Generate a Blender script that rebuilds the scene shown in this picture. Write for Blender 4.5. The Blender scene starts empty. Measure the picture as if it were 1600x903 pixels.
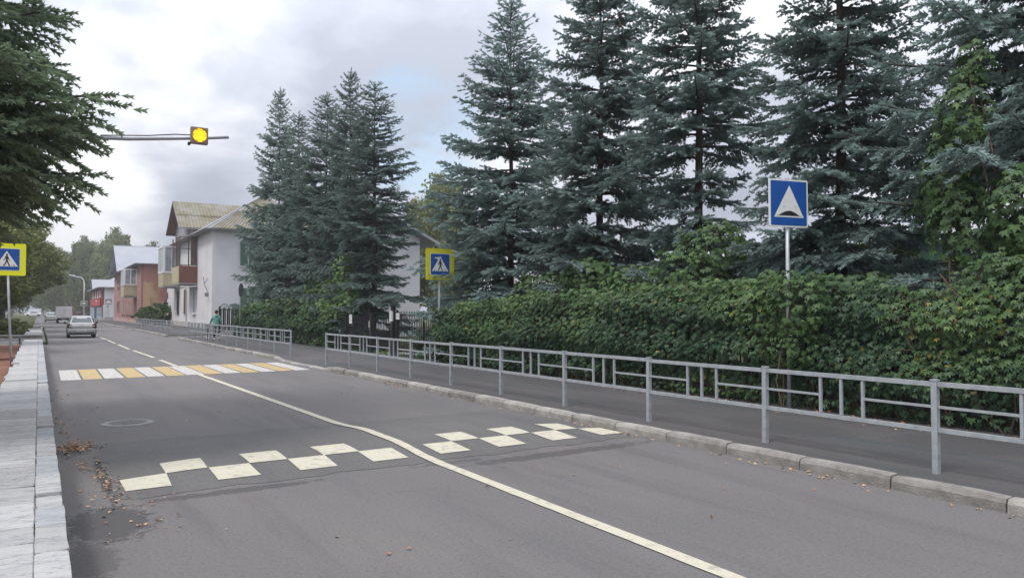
import bpy, bmesh, math, random
import numpy as np
from mathutils import Vector, Matrix
PI = math.pi
R = math.radians
random.seed(7)
rng = np.random.default_rng(7)
scene = bpy.context.scene
C = scene.collection

# ------------------------------------------------------------------ camera
CAM_H = 1.70
YAW = math.atan(739 / 1150)            # camera looks right of the street's direction
PITCH = math.atan(33.5 / 1150)
cd = bpy.data.cameras.new('camera')
cam = bpy.data.objects.new('camera', cd)
C.objects.link(cam)
cam.location = (0, 0, CAM_H)
cam.rotation_euler = (PI / 2 + PITCH, 0, -YAW)
cd.sensor_width = 36
cd.lens = 1150 / 1600 * 36
cd.clip_start = 0.05
cd.clip_end = 5000
scene.camera = cam
def view_dir(px, py):
    v = Vector(((px - 800) / 1150, (451.5 - py) / 1150, -1))
    v = cam.rotation_euler.to_matrix() @ v
    return v.normalized()

# ------------------------------------------------------------------ world, sun, exposure
SUN_DIR = Vector((-0.50, -0.12, 0.86)).normalized()      # towards the sun, behind the cloud
world = bpy.data.worlds.new('World')
scene.world = world
world.use_nodes = True
wn, wl = world.node_tree.nodes, world.node_tree.links
wn.clear()
def W(t, **k):
    n = wn.new(t)
    for a, b in k.items():
        setattr(n, a, b)
    return n
w_out = W('ShaderNodeOutputWorld')
w_bg = W('ShaderNodeBackground')
w_bg.inputs['Strength'].default_value = 0.1
wl.new(w_bg.outputs[0], w_out.inputs[0])
sky = W('ShaderNodeTexSky', sky_type='NISHITA', sun_disc=False)
sky.sun_elevation = math.asin(SUN_DIR.z)
sky.sun_rotation = math.atan2(SUN_DIR.x, SUN_DIR.y)
tc = W('ShaderNodeTexCoord')
sep = W('ShaderNodeSeparateXYZ')
wl.new(tc.outputs['Generated'], sep.inputs[0])
def wmath(op, a, b=None, clamp=False):
    n = W('ShaderNodeMath', operation=op)
    n.use_clamp = clamp
    for i, v in enumerate((a, b)):
        if v is None:
            continue
        if isinstance(v, (int, float)):
            n.inputs[i].default_value = v
        else:
            wl.new(v, n.inputs[i])
    return n.outputs[0]
zz = wmath('MAXIMUM', sep.outputs['Z'], 0.0)
den = wmath('ADD', zz, 0.22)
cx = wmath('DIVIDE', sep.outputs['X'], den)
cy = wmath('DIVIDE', sep.outputs['Y'], den)
comb = W('ShaderNodeCombineXYZ')
wl.new(cx, comb.inputs[0]); wl.new(cy, comb.inputs[1])
def wnoise(scale, detail, rough, off, dist=0.0):
    mp = W('ShaderNodeMapping')
    mp.inputs['Location'].default_value = off
    wl.new(comb.outputs[0], mp.inputs[0])
    n = W('ShaderNodeTexNoise')
    n.inputs['Scale'].default_value = scale
    n.inputs['Detail'].default_value = detail
    n.inputs['Roughness'].default_value = rough
    n.inputs['Distortion'].default_value = dist
    wl.new(mp.outputs[0], n.inputs['Vector'])
    return n.outputs['Fac']
n1 = wnoise(1.05, 7, 0.55, (3.1, 1.7, 0), 0.35)
n2 = wnoise(2.7, 6, 0.6, (8.3, 4.4, 2), 0.2)
dens = wmath('ADD', wmath('MULTIPLY', n1, 0.7), wmath('MULTIPLY', n2, 0.3))
def spot(px, py, width):                 # how near a view direction is to one part of the sky
    d = view_dir(px, py)
    vd = W('ShaderNodeVectorMath', operation='DOT_PRODUCT')
    wl.new(tc.outputs['Generated'], vd.inputs[0])
    vd.inputs[1].default_value = d
    mr = W('ShaderNodeMapRange', interpolation_type='SMOOTHERSTEP')
    wl.new(vd.outputs['Value'], mr.inputs['Value'])
    mr.inputs['From Min'].default_value = math.cos(R(width))
    mr.inputs['From Max'].default_value = 1.0
    return mr.outputs[0]
br = wmath('ADD', dens, wmath('MULTIPLY', spot(270, 70, 13), 0.055))
br = wmath('ADD', br, wmath('MULTIPLY', spot(120, 335, 7), 0.20))
br = wmath('SUBTRACT', br, wmath('MULTIPLY', spot(560, 70, 14), 0.09))
br = wmath('SUBTRACT', br, wmath('MULTIPLY', spot(270, 285, 8), 0.10))
ramp = W('ShaderNodeValToRGB')
e = ramp.color_ramp.elements
e[0].position = 0.39; e[0].color = (0.43, 0.465, 0.55, 1)
e[1].position = 0.63; e[1].color = (0.945, 0.955, 0.985, 1)
m = ramp.color_ramp.elements.new(0.50); m.color = (0.595, 0.625, 0.71, 1)
wl.new(br, ramp.inputs[0])
# overcast skies brighten towards the zenith
grad = wmath('ADD', wmath('MULTIPLY', zz, 1.55), 0.66)
vs = W('ShaderNodeVectorMath', operation='SCALE')
wl.new(ramp.outputs[0], vs.inputs[0])
wl.new(wmath('MULTIPLY', grad, 7.5), vs.inputs['Scale'])
gap = wmath('ADD', wmath('MULTIPLY', spot(650, 215, 7.5), 1.0), wmath('MULTIPLY', wmath('SUBTRACT', n2, 0.5), 3.2))
gap_mr = W('ShaderNodeMapRange', interpolation_type='SMOOTHSTEP')
wl.new(gap, gap_mr.inputs['Value'])
gap_mr.inputs['From Min'].default_value = 0.45
gap_mr.inputs['From Max'].default_value = 1.15
gap_mr.inputs['To Max'].default_value = 0.7
blue = W('ShaderNodeMix', data_type='RGBA')
blue.inputs['Factor'].default_value = 0.35
wl.new(sky.outputs[0], blue.inputs['A'])
blue.inputs['B'].default_value = (6.0, 7.6, 8.6, 1)
mixc = W('ShaderNodeMix', data_type='RGBA')
wl.new(gap_mr.outputs[0], mixc.inputs['Factor'])
wl.new(vs.outputs[0], mixc.inputs['A'])
wl.new(blue.outputs['Result'], mixc.inputs['B'])
wl.new(mixc.outputs['Result'], w_bg.inputs['Color'])
sd = bpy.data.lights.new('sun', 'SUN')
sd.energy = 1.5
sd.angle = R(14)
sd.color = (1.0, 0.965, 0.92)
sun = bpy.data.objects.new('sun', sd)
C.objects.link(sun)
sun.rotation_euler = SUN_DIR.to_track_quat('Z', 'Y').to_euler()
sun.location = (0, 0, 60)
scene.view_settings.view_transform = 'Standard'
scene.view_settings.look = 'None'
scene.view_settings.gamma = 1
scene.view_settings.exposure = 0.76
scene.render.engine = 'CYCLES'
scene.cycles.use_denoising = True
scene.cycles.max_bounces = 5
scene.cycles.diffuse_bounces = 3
scene.cycles.transmission_bounces = 4
scene.cycles.use_fast_gi = False

# ------------------------------------------------------------------ materials
def mat(name, col, rough=0.8, spec=0.3, metal=0.0, var=0.0, vscale=4.0, bump=0.0, bscale=60.0, rand=0.0,
        col2=None, stretch=None, coord='Object', tint=None, translucent=0.0, emit=0.0, detail=5, thr=None, veins=False):
    m = bpy.data.materials.new(name)
    m.use_nodes = True
    nt = m.node_tree
    N, L = nt.nodes, nt.links
    b = N['Principled BSDF']
    out = N['Material Output']
    b.inputs['Roughness'].default_value = rough
    b.inputs['Specular IOR Level'].default_value = spec
    b.inputs['Metallic'].default_value = metal
    t = N.new('ShaderNodeTexCoord')
    src = t.outputs[coord]
    if coord == 'World':
        pass
    if stretch:
        mp = N.new('ShaderNodeMapping')
        mp.inputs['Scale'].default_value = stretch
        L.new(src, mp.inputs[0])
        src = mp.outputs[0]
    c = None
    base = N.new('ShaderNodeRGB')
    base.outputs[0].default_value = (*col, 1)
    c = base.outputs[0]
    if col2 is not None or var > 0:
        n = N.new('ShaderNodeTexNoise')
        n.inputs['Scale'].default_value = vscale
        n.inputs['Detail'].default_value = detail
        n.inputs['Roughness'].default_value = 0.6
        L.new(src, n.inputs['Vector'])
        mr = N.new('ShaderNodeMapRange')
        L.new(n.outputs['Fac'], mr.inputs['Value'])
        lo, hi = thr if thr else (0.3, 0.7)
        mr.inputs['From Min'].default_value = lo
        mr.inputs['From Max'].default_value = hi
        mx = N.new('ShaderNodeMix'); mx.data_type = 'RGBA'
        L.new(mr.outputs[0], mx.inputs['Factor'])
        if col2 is None:
            mx.inputs['A'].default_value = tuple(x * (1 - var) for x in col) + (1,)
            mx.inputs['B'].default_value = tuple(min(1, x * (1 + var)) for x in col) + (1,)
        else:
            L.new(c, mx.inputs['A'])
            mx.inputs['B'].default_value = (*col2, 1)
        c = mx.outputs['Result']
    if veins:                       # fissures running across the stone
        mpv = N.new('ShaderNodeMapping'); mpv.inputs['Scale'].default_value = (1.3, 4.2, 1)
        gv = N.new('ShaderNodeNewGeometry'); L.new(gv.outputs['Position'], mpv.inputs[0])
        nv = N.new('ShaderNodeTexNoise'); nv.inputs['Scale'].default_value = 1.5; nv.inputs['Detail'].default_value = 7; nv.inputs['Roughness'].default_value = .62
        L.new(mpv.outputs[0], nv.inputs['Vector'])
        av = N.new('ShaderNodeMath'); av.operation = 'SUBTRACT'; L.new(nv.outputs['Fac'], av.inputs[0]); av.inputs[1].default_value = .5
        bv = N.new('ShaderNodeMath'); bv.operation = 'ABSOLUTE'; L.new(av.outputs[0], bv.inputs[0])
        rv = N.new('ShaderNodeMapRange'); L.new(bv.outputs[0], rv.inputs['Value'])
        rv.inputs['From Min'].default_value = 0.002; rv.inputs['From Max'].default_value = 0.016
        rv.inputs['To Min'].default_value = .62; rv.inputs['To Max'].default_value = 0
        xv = N.new('ShaderNodeMix'); xv.data_type = 'RGBA'
        L.new(rv.outputs[0], xv.inputs['Factor']); L.new(c, xv.inputs['A']); xv.inputs['B'].default_value = (.13, .125, .12, 1)
        c = xv.outputs['Result']
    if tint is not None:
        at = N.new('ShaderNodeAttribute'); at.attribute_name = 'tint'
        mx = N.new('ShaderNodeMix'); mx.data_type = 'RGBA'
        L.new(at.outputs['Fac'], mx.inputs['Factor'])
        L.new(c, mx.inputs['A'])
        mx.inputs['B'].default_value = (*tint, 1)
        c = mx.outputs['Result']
    if rand > 0:
        oi = N.new('ShaderNodeObjectInfo')
        hs = N.new('ShaderNodeHueSaturation')
        mr = N.new('ShaderNodeMapRange')
        L.new(oi.outputs['Random'], mr.inputs['Value'])
        mr.inputs['To Min'].default_value = 1 - rand
        mr.inputs['To Max'].default_value = 1 + rand
        L.new(mr.outputs[0], hs.inputs['Value'])
        L.new(c, hs.inputs['Color'])
        c = hs.outputs['Color']
    L.new(c, b.inputs['Base Color'])
    if bump > 0:
        n = N.new('ShaderNodeTexNoise')
        n.inputs['Scale'].default_value = bscale
        n.inputs['Detail'].default_value = 4
        L.new(src, n.inputs['Vector'])
        bp = N.new('ShaderNodeBump')
        bp.inputs['Strength'].default_value = bump
        bp.inputs['Distance'].default_value = 0.02
        L.new(n.outputs['Fac'], bp.inputs['Height'])
        L.new(bp.outputs[0], b.inputs['Normal'])
    if translucent > 0:
        tr = N.new('ShaderNodeBsdfTranslucent')
        L.new(c, tr.inputs['Color'])
        ms = N.new('ShaderNodeMixShader')
        ms.inputs[0].default_value = translucent
        L.new(b.outputs[0], ms.inputs[1])
        L.new(tr.outputs[0], ms.inputs[2])
        L.new(ms.outputs[0], out.inputs['Surface'])
    if emit > 0:
        L.new(c, b.inputs['Emission Color'])
        b.inputs['Emission Strength'].default_value = emit
    return m

def asphalt(name, c1, c2, c3, stains=()):
    m = bpy.data.materials.new(name); m.use_nodes = True
    N, L = m.node_tree.nodes, m.node_tree.links
    b = N['Principled BSDF']
    b.inputs['Roughness'].default_value = 0.82
    b.inputs['Specular IOR Level'].default_value = 0.35
    g = N.new('ShaderNodeNewGeometry')
    def noise(scale, detail, st=(1, 1, 1), rough=0.6):
        mp = N.new('ShaderNodeMapping'); mp.inputs['Scale'].default_value = st
        L.new(g.outputs['Position'], mp.inputs[0])
        n = N.new('ShaderNodeTexNoise')
        n.inputs['Scale'].default_value = scale; n.inputs['Detail'].default_value = detail
        n.inputs['Roughness'].default_value = rough
        L.new(mp.outputs[0], n.inputs['Vector'])
        return n.outputs['Fac']
    def mrange(v, a, bb, lo=0.0, hi=1.0):
        r = N.new('ShaderNodeMapRange'); L.new(v, r.inputs['Value'])
        r.inputs['From Min'].default_value = a; r.inputs['From Max'].default_value = bb
        r.inputs['To Min'].default_value = lo; r.inputs['To Max'].default_value = hi
        return r.outputs[0]
    def mixc(f, a, bb, typ='MIX'):
        x = N.new('ShaderNodeMix'); x.data_type = 'RGBA'; x.blend_type = typ
        if isinstance(f, float): x.inputs['Factor'].default_value = f
        else: L.new(f, x.inputs['Factor'])
        for k, v in (('A', a), ('B', bb)):
            if isinstance(v, tuple): x.inputs[k].default_value = (*v, 1)
            else: L.new(v, x.inputs[k])
        return x.outputs['Result']
    c = mixc(mrange(noise(0.45, 5, (1, 0.35, 1)), 0.35, 0.65), c1, c2)
    c = mixc(mrange(noise(1.3, 6, (1.6, 0.16, 1)), 0.5, 0.72, 0, 0.75), c, c3)
    sp = noise(130, 3)
    c = mixc(mrange(sp, 0.3, 0.7, 0.0, 1.0), c, mixc(1.0, c, (1.7, 1.68, 1.66), 'MULTIPLY'))
    gr = noise(34, 5, (1, 1, 1), .75)
    c = mixc(mrange(gr, 0.48, 0.72, 0.0, .8), c, mixc(1.0, c, (.55, .55, .56), 'MULTIPLY'))
    # wandering hairline cracks
    wob = N.new('ShaderNodeTexNoise'); wob.inputs['Scale'].default_value = 1.6; wob.inputs['Detail'].default_value = 6
    L.new(g.outputs['Position'], wob.inputs['Vector'])
    wv = N.new('ShaderNodeVectorMath'); wv.operation = 'MULTIPLY_ADD'
    L.new(wob.outputs['Color'], wv.inputs[0]); wv.inputs[1].default_value = (.9, .9, 0); L.new(g.outputs['Position'], wv.inputs[2])
    vc = N.new('ShaderNodeTexVoronoi'); vc.feature = 'DISTANCE_TO_EDGE'; vc.inputs['Scale'].default_value = 0.42
    L.new(wv.outputs[0], vc.inputs['Vector'])
    ck = mrange(vc.outputs['Distance'], 0.0, 0.004, 1.0, 0.0)
    cm = N.new('ShaderNodeMath'); cm.operation = 'MULTIPLY'
    L.new(ck, cm.inputs[0]); L.new(mrange(noise(.5, 3), .56, .64, 0, .35), cm.inputs[1])
    c = mixc(cm.outputs[0], c, (0.035, 0.034, 0.035))
    v = N.new('ShaderNodeTexVoronoi'); v.inputs['Scale'].default_value = 75
    L.new(g.outputs['Position'], v.inputs['Vector'])
    c = mixc(mrange(v.outputs['Distance'], 0.0, 0.22, 0.45, 0.0), c, (0.30, 0.29, 0.28))
    if stains:                       # damp and crumbled places with ragged edges of their own
        rag = noise(8.5, 10, (1, 1, 1), 0.78)
        tot = None
        for (sx, sy, rx, ry, k) in stains:
            mp = N.new('ShaderNodeMapping')
            mp.vector_type = 'TEXTURE'
            mp.inputs['Location'].default_value = (sx, sy, 0); mp.inputs['Scale'].default_value = (rx, ry, 100)
            L.new(g.outputs['Position'], mp.inputs[0])
            ln = N.new('ShaderNodeVectorMath'); ln.operation = 'LENGTH'
            L.new(mp.outputs[0], ln.inputs[0])
            a = N.new('ShaderNodeMath'); a.operation = 'MULTIPLY_ADD'
            L.new(rag, a.inputs[0]); a.inputs[1].default_value = 2.6; 
            L.new(mrange(ln.outputs['Value'], 0, 2, -0.35, -2.35), a.inputs[2])
            f = mrange(a.outputs[0], 0.0, 0.16, 0, k)
            if tot is None: tot = f
            else:
                mm = N.new('ShaderNodeMath'); mm.operation = 'MAXIMUM'
                L.new(tot, mm.inputs[0]); L.new(f, mm.inputs[1]); tot = mm.outputs[0]
        c = mixc(tot, c, mixc(mrange(sp, .3, .7), (0.040, 0.039, 0.042), (0.075, 0.072, 0.074)))
    L.new(c, b.inputs['Base Color'])
    bp = N.new('ShaderNodeBump'); bp.inputs['Strength'].default_value = 0.55; bp.inputs['Distance'].default_value = 0.012
    L.new(sp, bp.inputs['Height']); L.new(bp.outputs[0], b.inputs['Normal'])
    return m

M = {}
M['road'] = asphalt('asphalt_worn', (0.097, 0.094, 0.095), (0.120, 0.111, 0.108), (0.076, 0.074, 0.077), ((.50, 6.75, .36, .62, .8), (.33, 5.8, .18, .5, .5), (.58, 8.6, .06, 1.3, .85), (5.3, 7.12, 1.5, .16, .7), (1.6, 7.3, .9, .12, .7), (3.9, 7.35, .5, .1, .5), (.3, 10.3, .2, .5, .5)))
M['patch'] = asphalt('asphalt_newer', (0.084, 0.082, 0.082), (0.100, 0.096, 0.094), (0.068, 0.067, 0.068))
M['wet'] = mat('damp_asphalt', (0.045, 0.044, 0.046), 0.6, 0.4, var=0.4, vscale=9, bump=0.5, bscale=90)
M['walk'] = asphalt('pavement_asphalt', (0.056, 0.053, 0.055), (0.071, 0.066, 0.067), (0.030, 0.048, 0.051), ((8.6, 6.5, .7, 1.2, .6), (8.2, 9.5, .5, 1.4, .55), (9.2, 4.5, .8, .9, .6), (9.4, 13, .6, 1.8, .5), (8.0, 4.2, .4, .8, .55), (9.0, 17, .7, 2, .5)))
M['kerb'] = mat('kerb_concrete', (0.27, 0.255, 0.235), 0.9, 0.2, var=0.3, vscale=5, bump=0.5, bscale=50, rand=0.22)
def paint_mat(name, col, dirt, thr):
    return mat(name, col, 0.75, 0.3, col2=dirt, vscale=11, thr=thr, bump=0.35, bscale=120, coord='Object', detail=12)
M['paint_white'] = paint_mat('road_paint_white', (0.47, 0.455, 0.42), (0.24, 0.23, 0.22), (0.47, 0.68))
M['paint_cream'] = paint_mat('road_paint_cream', (0.50, 0.47, 0.375), (0.27, 0.25, 0.22), (0.52, 0.76))
M['paint_yellow'] = paint_mat('road_paint_yellow', (0.46, 0.335, 0.145), (0.27, 0.23, 0.17), (0.44, 0.66))
M['ground'] = mat('bare_ground', (0.10, 0.085, 0.055), 0.95, 0.1, var=0.4, vscale=0.8, col2=(0.07, 0.085, 0.03))
M['grass'] = mat('grass_ground', (0.055, 0.075, 0.025), 0.95, 0.1, col2=(0.09, 0.08, 0.04), vscale=1.2, bump=0.6, bscale=30)
M['soil'] = mat('reddish_soil', (0.17, 0.085, 0.06), 0.95, 0.1, var=0.35, vscale=3, bump=0.6, bscale=25)
M['slab'] = mat('pale_slab_stone', (0.355, 0.35, 0.345), 0.85, 0.25, col2=(0.25, 0.255, 0.265), vscale=3.2, stretch=(1, 1.9, 1), thr=(0.46, 0.74), bump=0.8, bscale=17, rand=0.14, detail=8, veins=True)
M['slab_blue'] = mat('bluish_slab_stone', (0.31, 0.32, 0.335), 0.85, 0.25, col2=(0.23, 0.245, 0.265), vscale=3.4, stretch=(1, 1.8, 1), thr=(0.46, 0.74), bump=0.8, bscale=17, rand=0.16, detail=8, veins=True)
M['mortar'] = mat('mortar', (0.34, 0.325, 0.30), 0.95, 0.1, var=0.3, vscale=12, bump=0.6, bscale=40)
M['rubble'] = mat('field_stone', (0.27, 0.225, 0.19), 0.9, 0.2, var=0.35, vscale=2, bump=0.5, bscale=20, rand=0.35)
M['rail'] = mat('grey_rail_paint', (0.30, 0.32, 0.335), 0.5, 0.45, var=0.2, vscale=9, detail=9)
M['pole'] = mat('galvanised_pole', (0.40, 0.42, 0.45), 0.45, 0.5, metal=0.3, var=0.12, vscale=6)
M['iron'] = mat('black_iron', (0.018, 0.018, 0.020), 0.55, 0.4)
M['sign_yellow'] = mat('sign_yellow', (0.72, 0.66, 0.03), 0.4, 0.4)
M['sign_yellow_l'] = mat('sign_fluorescent_yellow', (0.80, 0.82, 0.02), 0.4, 0.4)
M['sign_blue'] = mat('sign_blue', (0.012, 0.085, 0.34), 0.35, 0.4, var=0.08, vscale=6)
M['sign_white'] = mat('sign_white', (0.74, 0.75, 0.73), 0.4, 0.4, var=0.05, vscale=9)
M['sign_black'] = mat('sign_black', (0.02, 0.02, 0.025), 0.5, 0.3)
M['sign_back'] = mat('sign_back_grey', (0.22, 0.22, 0.23), 0.5, 0.4)
M['amber'] = mat('amber_lens_lit', (1.0, 0.80, 0.03), 0.4, 0.4, emit=0.8)
M['amber_dark'] = mat('amber_lens_dark', (0.70, 0.40, 0.0), 0.4, 0.4, emit=0.42)
M['lamp_case'] = mat('signal_case', (0.27, 0.20, 0.17), 0.6, 0.3)
M['bark'] = mat('spruce_bark', (0.075, 0.058, 0.050), 0.95, 0.1, var=0.4, vscale=7, bump=0.8, bscale=25)
M['bark2'] = mat('deciduous_bark', (0.11, 0.095, 0.08), 0.95, 0.1, var=0.4, vscale=6, bump=0.8, bscale=20)
M['birch_bark'] = mat('birch_bark', (0.55, 0.54, 0.51), 0.85, 0.2, col2=(0.05, 0.05, 0.05), vscale=6, thr=(0.6, 0.66), stretch=(1, 1, 4))
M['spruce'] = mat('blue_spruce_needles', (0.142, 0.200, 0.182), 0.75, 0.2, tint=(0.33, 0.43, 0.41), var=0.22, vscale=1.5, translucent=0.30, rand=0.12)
M['spruce_far'] = mat('grey_green_spruce_needles', (0.130, 0.184, 0.156), 0.75, 0.2, tint=(0.28, 0.37, 0.33), var=0.22, vscale=1.5, translucent=0.30, rand=0.14)
M['spruce_dark'] = mat('green_spruce_needles', (0.15, 0.20, 0.13), 0.75, 0.2, tint=(0.28, 0.36, 0.225), var=0.22, vscale=1.5, translucent=0.38)
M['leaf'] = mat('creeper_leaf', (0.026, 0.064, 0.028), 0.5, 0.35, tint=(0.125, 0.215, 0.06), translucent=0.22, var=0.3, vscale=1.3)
M['leaf_yellow'] = mat('yellowed_creeper_leaf', (0.13, 0.17, 0.03), 0.5, 0.35, tint=(0.26, 0.22, 0.05), translucent=0.2)
M['leaf_core'] = mat('creeper_inner_leaf', (0.022, 0.042, 0.016), 0.8, 0.15, var=0.5, vscale=6)
M['linden'] = mat('linden_leaf', (0.092, 0.120, 0.036), 0.65, 0.25, tint=(0.20, 0.215, 0.065), translucent=0.25, var=0.3, vscale=0.8, rand=0.15)
M['birch'] = mat('birch_leaf', (0.13, 0.165, 0.065), 0.65, 0.25, tint=(0.25, 0.27, 0.11), translucent=0.3, var=0.3, vscale=0.6, rand=0.1)
M['bush'] = mat('bush_leaf', (0.040, 0.085, 0.020), 0.65, 0.25, tint=(0.10, 0.16, 0.04), translucent=0.2, var=0.3, vscale=1.2)
M['dead_leaf'] = mat('fallen_leaf', (0.24, 0.105, 0.06), 0.85, 0.15, tint=(0.46, 0.33, 0.21))
M['twig'] = mat('bare_twig', (0.12, 0.085, 0.065), 0.9, 0.1)
M['wall_white'] = mat('white_plaster', (0.58, 0.57, 0.60), 0.9, 0.15, var=0.07, vscale=0.6, bump=0.15, bscale=12)
M['wall_white2'] = mat('white_plaster_weathered', (0.60, 0.58, 0.59), 0.9, 0.15, var=0.09, vscale=0.7, bump=0.15, bscale=12)
M['wall_orange'] = mat('peeling_pink_plaster', (0.46, 0.22, 0.18), 0.9, 0.15, col2=(0.56, 0.38, 0.23), vscale=0.30, thr=(0.50, 0.57), detail=7)
_nt = M['wall_orange'].node_tree          # the yellow undercoat shows mostly at the street corner
_mr = [n for n in _nt.nodes if n.bl_idname == 'ShaderNodeMapRange'][0]
_nz = [n for n in _nt.nodes if n.bl_idname == 'ShaderNodeTexNoise'][0]
_g = _nt.nodes.new('ShaderNodeNewGeometry'); _sp = _nt.nodes.new('ShaderNodeSeparateXYZ')
_nt.links.new(_g.outputs['Position'], _sp.inputs[0])
_m1 = _nt.nodes.new('ShaderNodeMath'); _m1.operation = 'MULTIPLY_ADD'
_nt.links.new(_sp.outputs['X'], _m1.inputs[0]); _m1.inputs[1].default_value = -0.055; _m1.inputs[2].default_value = 0.72
_m2 = _nt.nodes.new('ShaderNodeMath'); _m2.operation = 'MULTIPLY_ADD'
_nt.links.new(_sp.outputs['Z'], _m2.inputs[0]); _m2.inputs[1].default_value = -0.022
_nt.links.new(_m1.outputs[0], _m2.inputs[2])
_m3 = _nt.nodes.new('ShaderNodeMath'); _m3.operation = 'ADD'
_nt.links.new(_nz.outputs['Fac'], _m3.inputs[0]); _nt.links.new(_m2.outputs[0], _m3.inputs[1])
_nt.links.new(_m3.outputs[0], _mr.inputs['Value'])
M['wall_brown'] = mat('dusty_pink_plaster', (0.33, 0.19, 0.17), 0.9, 0.15, var=0.15, vscale=0.5)
M['plinth_pink'] = mat('pale_pink_plinth', (0.42, 0.30, 0.27), 0.9, 0.15, var=0.15, vscale=0.8)
M['plinth'] = mat('grey_plinth', (0.42, 0.40, 0.385), 0.9, 0.15, var=0.2, vscale=1)
M['brick_red'] = mat('dark_red_brick', (0.20, 0.075, 0.060), 0.9, 0.15, var=0.25, vscale=2)
M['mint'] = mat('mint_plaster', (0.36, 0.62, 0.58), 0.9, 0.15, var=0.08, vscale=0.6)
M['roof_moss'] = mat('mossy_corrugated_sheet', (0.26, 0.245, 0.22), 0.95, 0.1, col2=(0.195, 0.178, 0.122), vscale=0.75, thr=(0.38, 0.60), bump=0.3, bscale=12)
M['roof_metal'] = mat('pale_roof_metal', (0.30, 0.31, 0.345), 0.55, 0.4, var=0.08, vscale=0.5)
M['roof_brown'] = mat('rusty_brown_roof', (0.20, 0.125, 0.105), 0.85, 0.2, var=0.2, vscale=1.1)
M['soffit'] = mat('grey_board', (0.30, 0.295, 0.30), 0.9, 0.15, var=0.15, vscale=1.2)
M['bal_brown'] = mat('brown_balcony_panel', (0.17, 0.072, 0.055), 0.7, 0.3, var=0.12, vscale=1)
M['bal_wood'] = mat('dark_balcony_wood', (0.105, 0.072, 0.060), 0.8, 0.2, var=0.2, vscale=2)
M['bal_yellow'] = mat('cream_siding', (0.44, 0.385, 0.25), 0.65, 0.3, rand=0.06)
M['glass'] = mat('window_glass', (0.055, 0.065, 0.075), 0.08, 0.6, var=0.2, vscale=0.7)
M['glass_pale'] = mat('curtained_glass', (0.30, 0.32, 0.35), 0.12, 0.6, var=0.35, vscale=1.2)
M['frame_white'] = mat('white_window_frame', (0.72, 0.73, 0.74), 0.5, 0.3)
M['shutter'] = mat('green_shutter', (0.055, 0.105, 0.080), 0.7, 0.3)
M['red_sign'] = mat('red_shop_sign', (0.40, 0.045, 0.055), 0.5, 0.3)
M['shop'] = mat('blue_grey_shopfront', (0.27, 0.32, 0.40), 0.6, 0.3, var=0.12, vscale=1)
M['door_dark'] = mat('dark_door', (0.035, 0.035, 0.045), 0.6, 0.3)
M['silver'] = mat('silver_car_paint', (0.35, 0.348, 0.342), 0.3, 0.5, metal=0.4)
M['tyre'] = mat('rubber', (0.018, 0.018, 0.019), 0.8, 0.2)
M['alloy'] = mat('wheel_rim', (0.35, 0.35, 0.36), 0.4, 0.5, metal=0.6)
M['plastic'] = mat('black_plastic', (0.022, 0.022, 0.024), 0.6, 0.3)
M['tail'] = mat('tail_lamp', (0.045, 0.016, 0.018), 0.55, 0.2)
M['plate'] = mat('number_plate', (0.72, 0.72, 0.72), 0.5, 0.3)
M['van_white'] = mat('white_van_box', (0.80, 0.795, 0.79), 0.5, 0.3, var=0.05, vscale=2)
M['jacket'] = mat('teal_jacket', (0.13, 0.29, 0.25), 0.9, 0.15, var=0.15, vscale=6)
M['trousers'] = mat('dark_trousers', (0.022, 0.025, 0.035), 0.9, 0.1)
M['skin'] = mat('skin', (0.46, 0.27, 0.20), 0.6, 0.3)
M['hair'] = mat('dark_hair', (0.018, 0.015, 0.014), 0.7, 0.3)
M['shoe'] = mat('white_shoe', (0.72, 0.72, 0.72), 0.6, 0.3)
M['paper'] = mat('paper_notice', (0.52, 0.515, 0.50), 0.8, 0.2)
M['manhole'] = mat('cast_iron', (0.085, 0.080, 0.080), 0.6, 0.4, metal=0.3, var=0.3, vscale=10)
M['manhole_ring'] = mat('worn_iron_ring', (0.19, 0.185, 0.18), 0.6, 0.4, var=0.25, vscale=8)
M['cone'] = mat('spruce_cone', (0.20, 0.105, 0.055), 0.85, 0.2)
M['wire'] = mat('black_cable', (0.02, 0.02, 0.02), 0.7, 0.2)

# ------------------------------------------------------------------ object helpers
def wpos(o):
    p = Vector((0, 0, 0))
    while o is not None:
        p = p + o.location
        o = o.parent
    return p
def link(name, me, m=None, parent=None, label=None, cat=None, group=None, kind=None, loc=None):
    o = bpy.data.objects.new(name, me)
    C.objects.link(o)
    if m is not None and me is not None:
        for x in (m if isinstance(m, (list, tuple)) else [m]):
            me.materials.append(x)
    if parent is not None:
        o.parent = parent
    if loc is not None:
        o.location = loc
    for k, v in (('label', label), ('category', cat), ('group', group), ('kind', kind)):
        if v:
            o[k] = v
    return o
def thing(name, label, cat, loc=(0, 0, 0), rz=0.0, group=None, kind=None):
    o = link(name, None, None, None, label, cat, group, kind, loc)
    o.rotation_euler = (0, 0, rz)
    return o
def struct(name, loc=(0, 0, 0)):
    return link(name, None, kind='structure', loc=loc)

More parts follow.
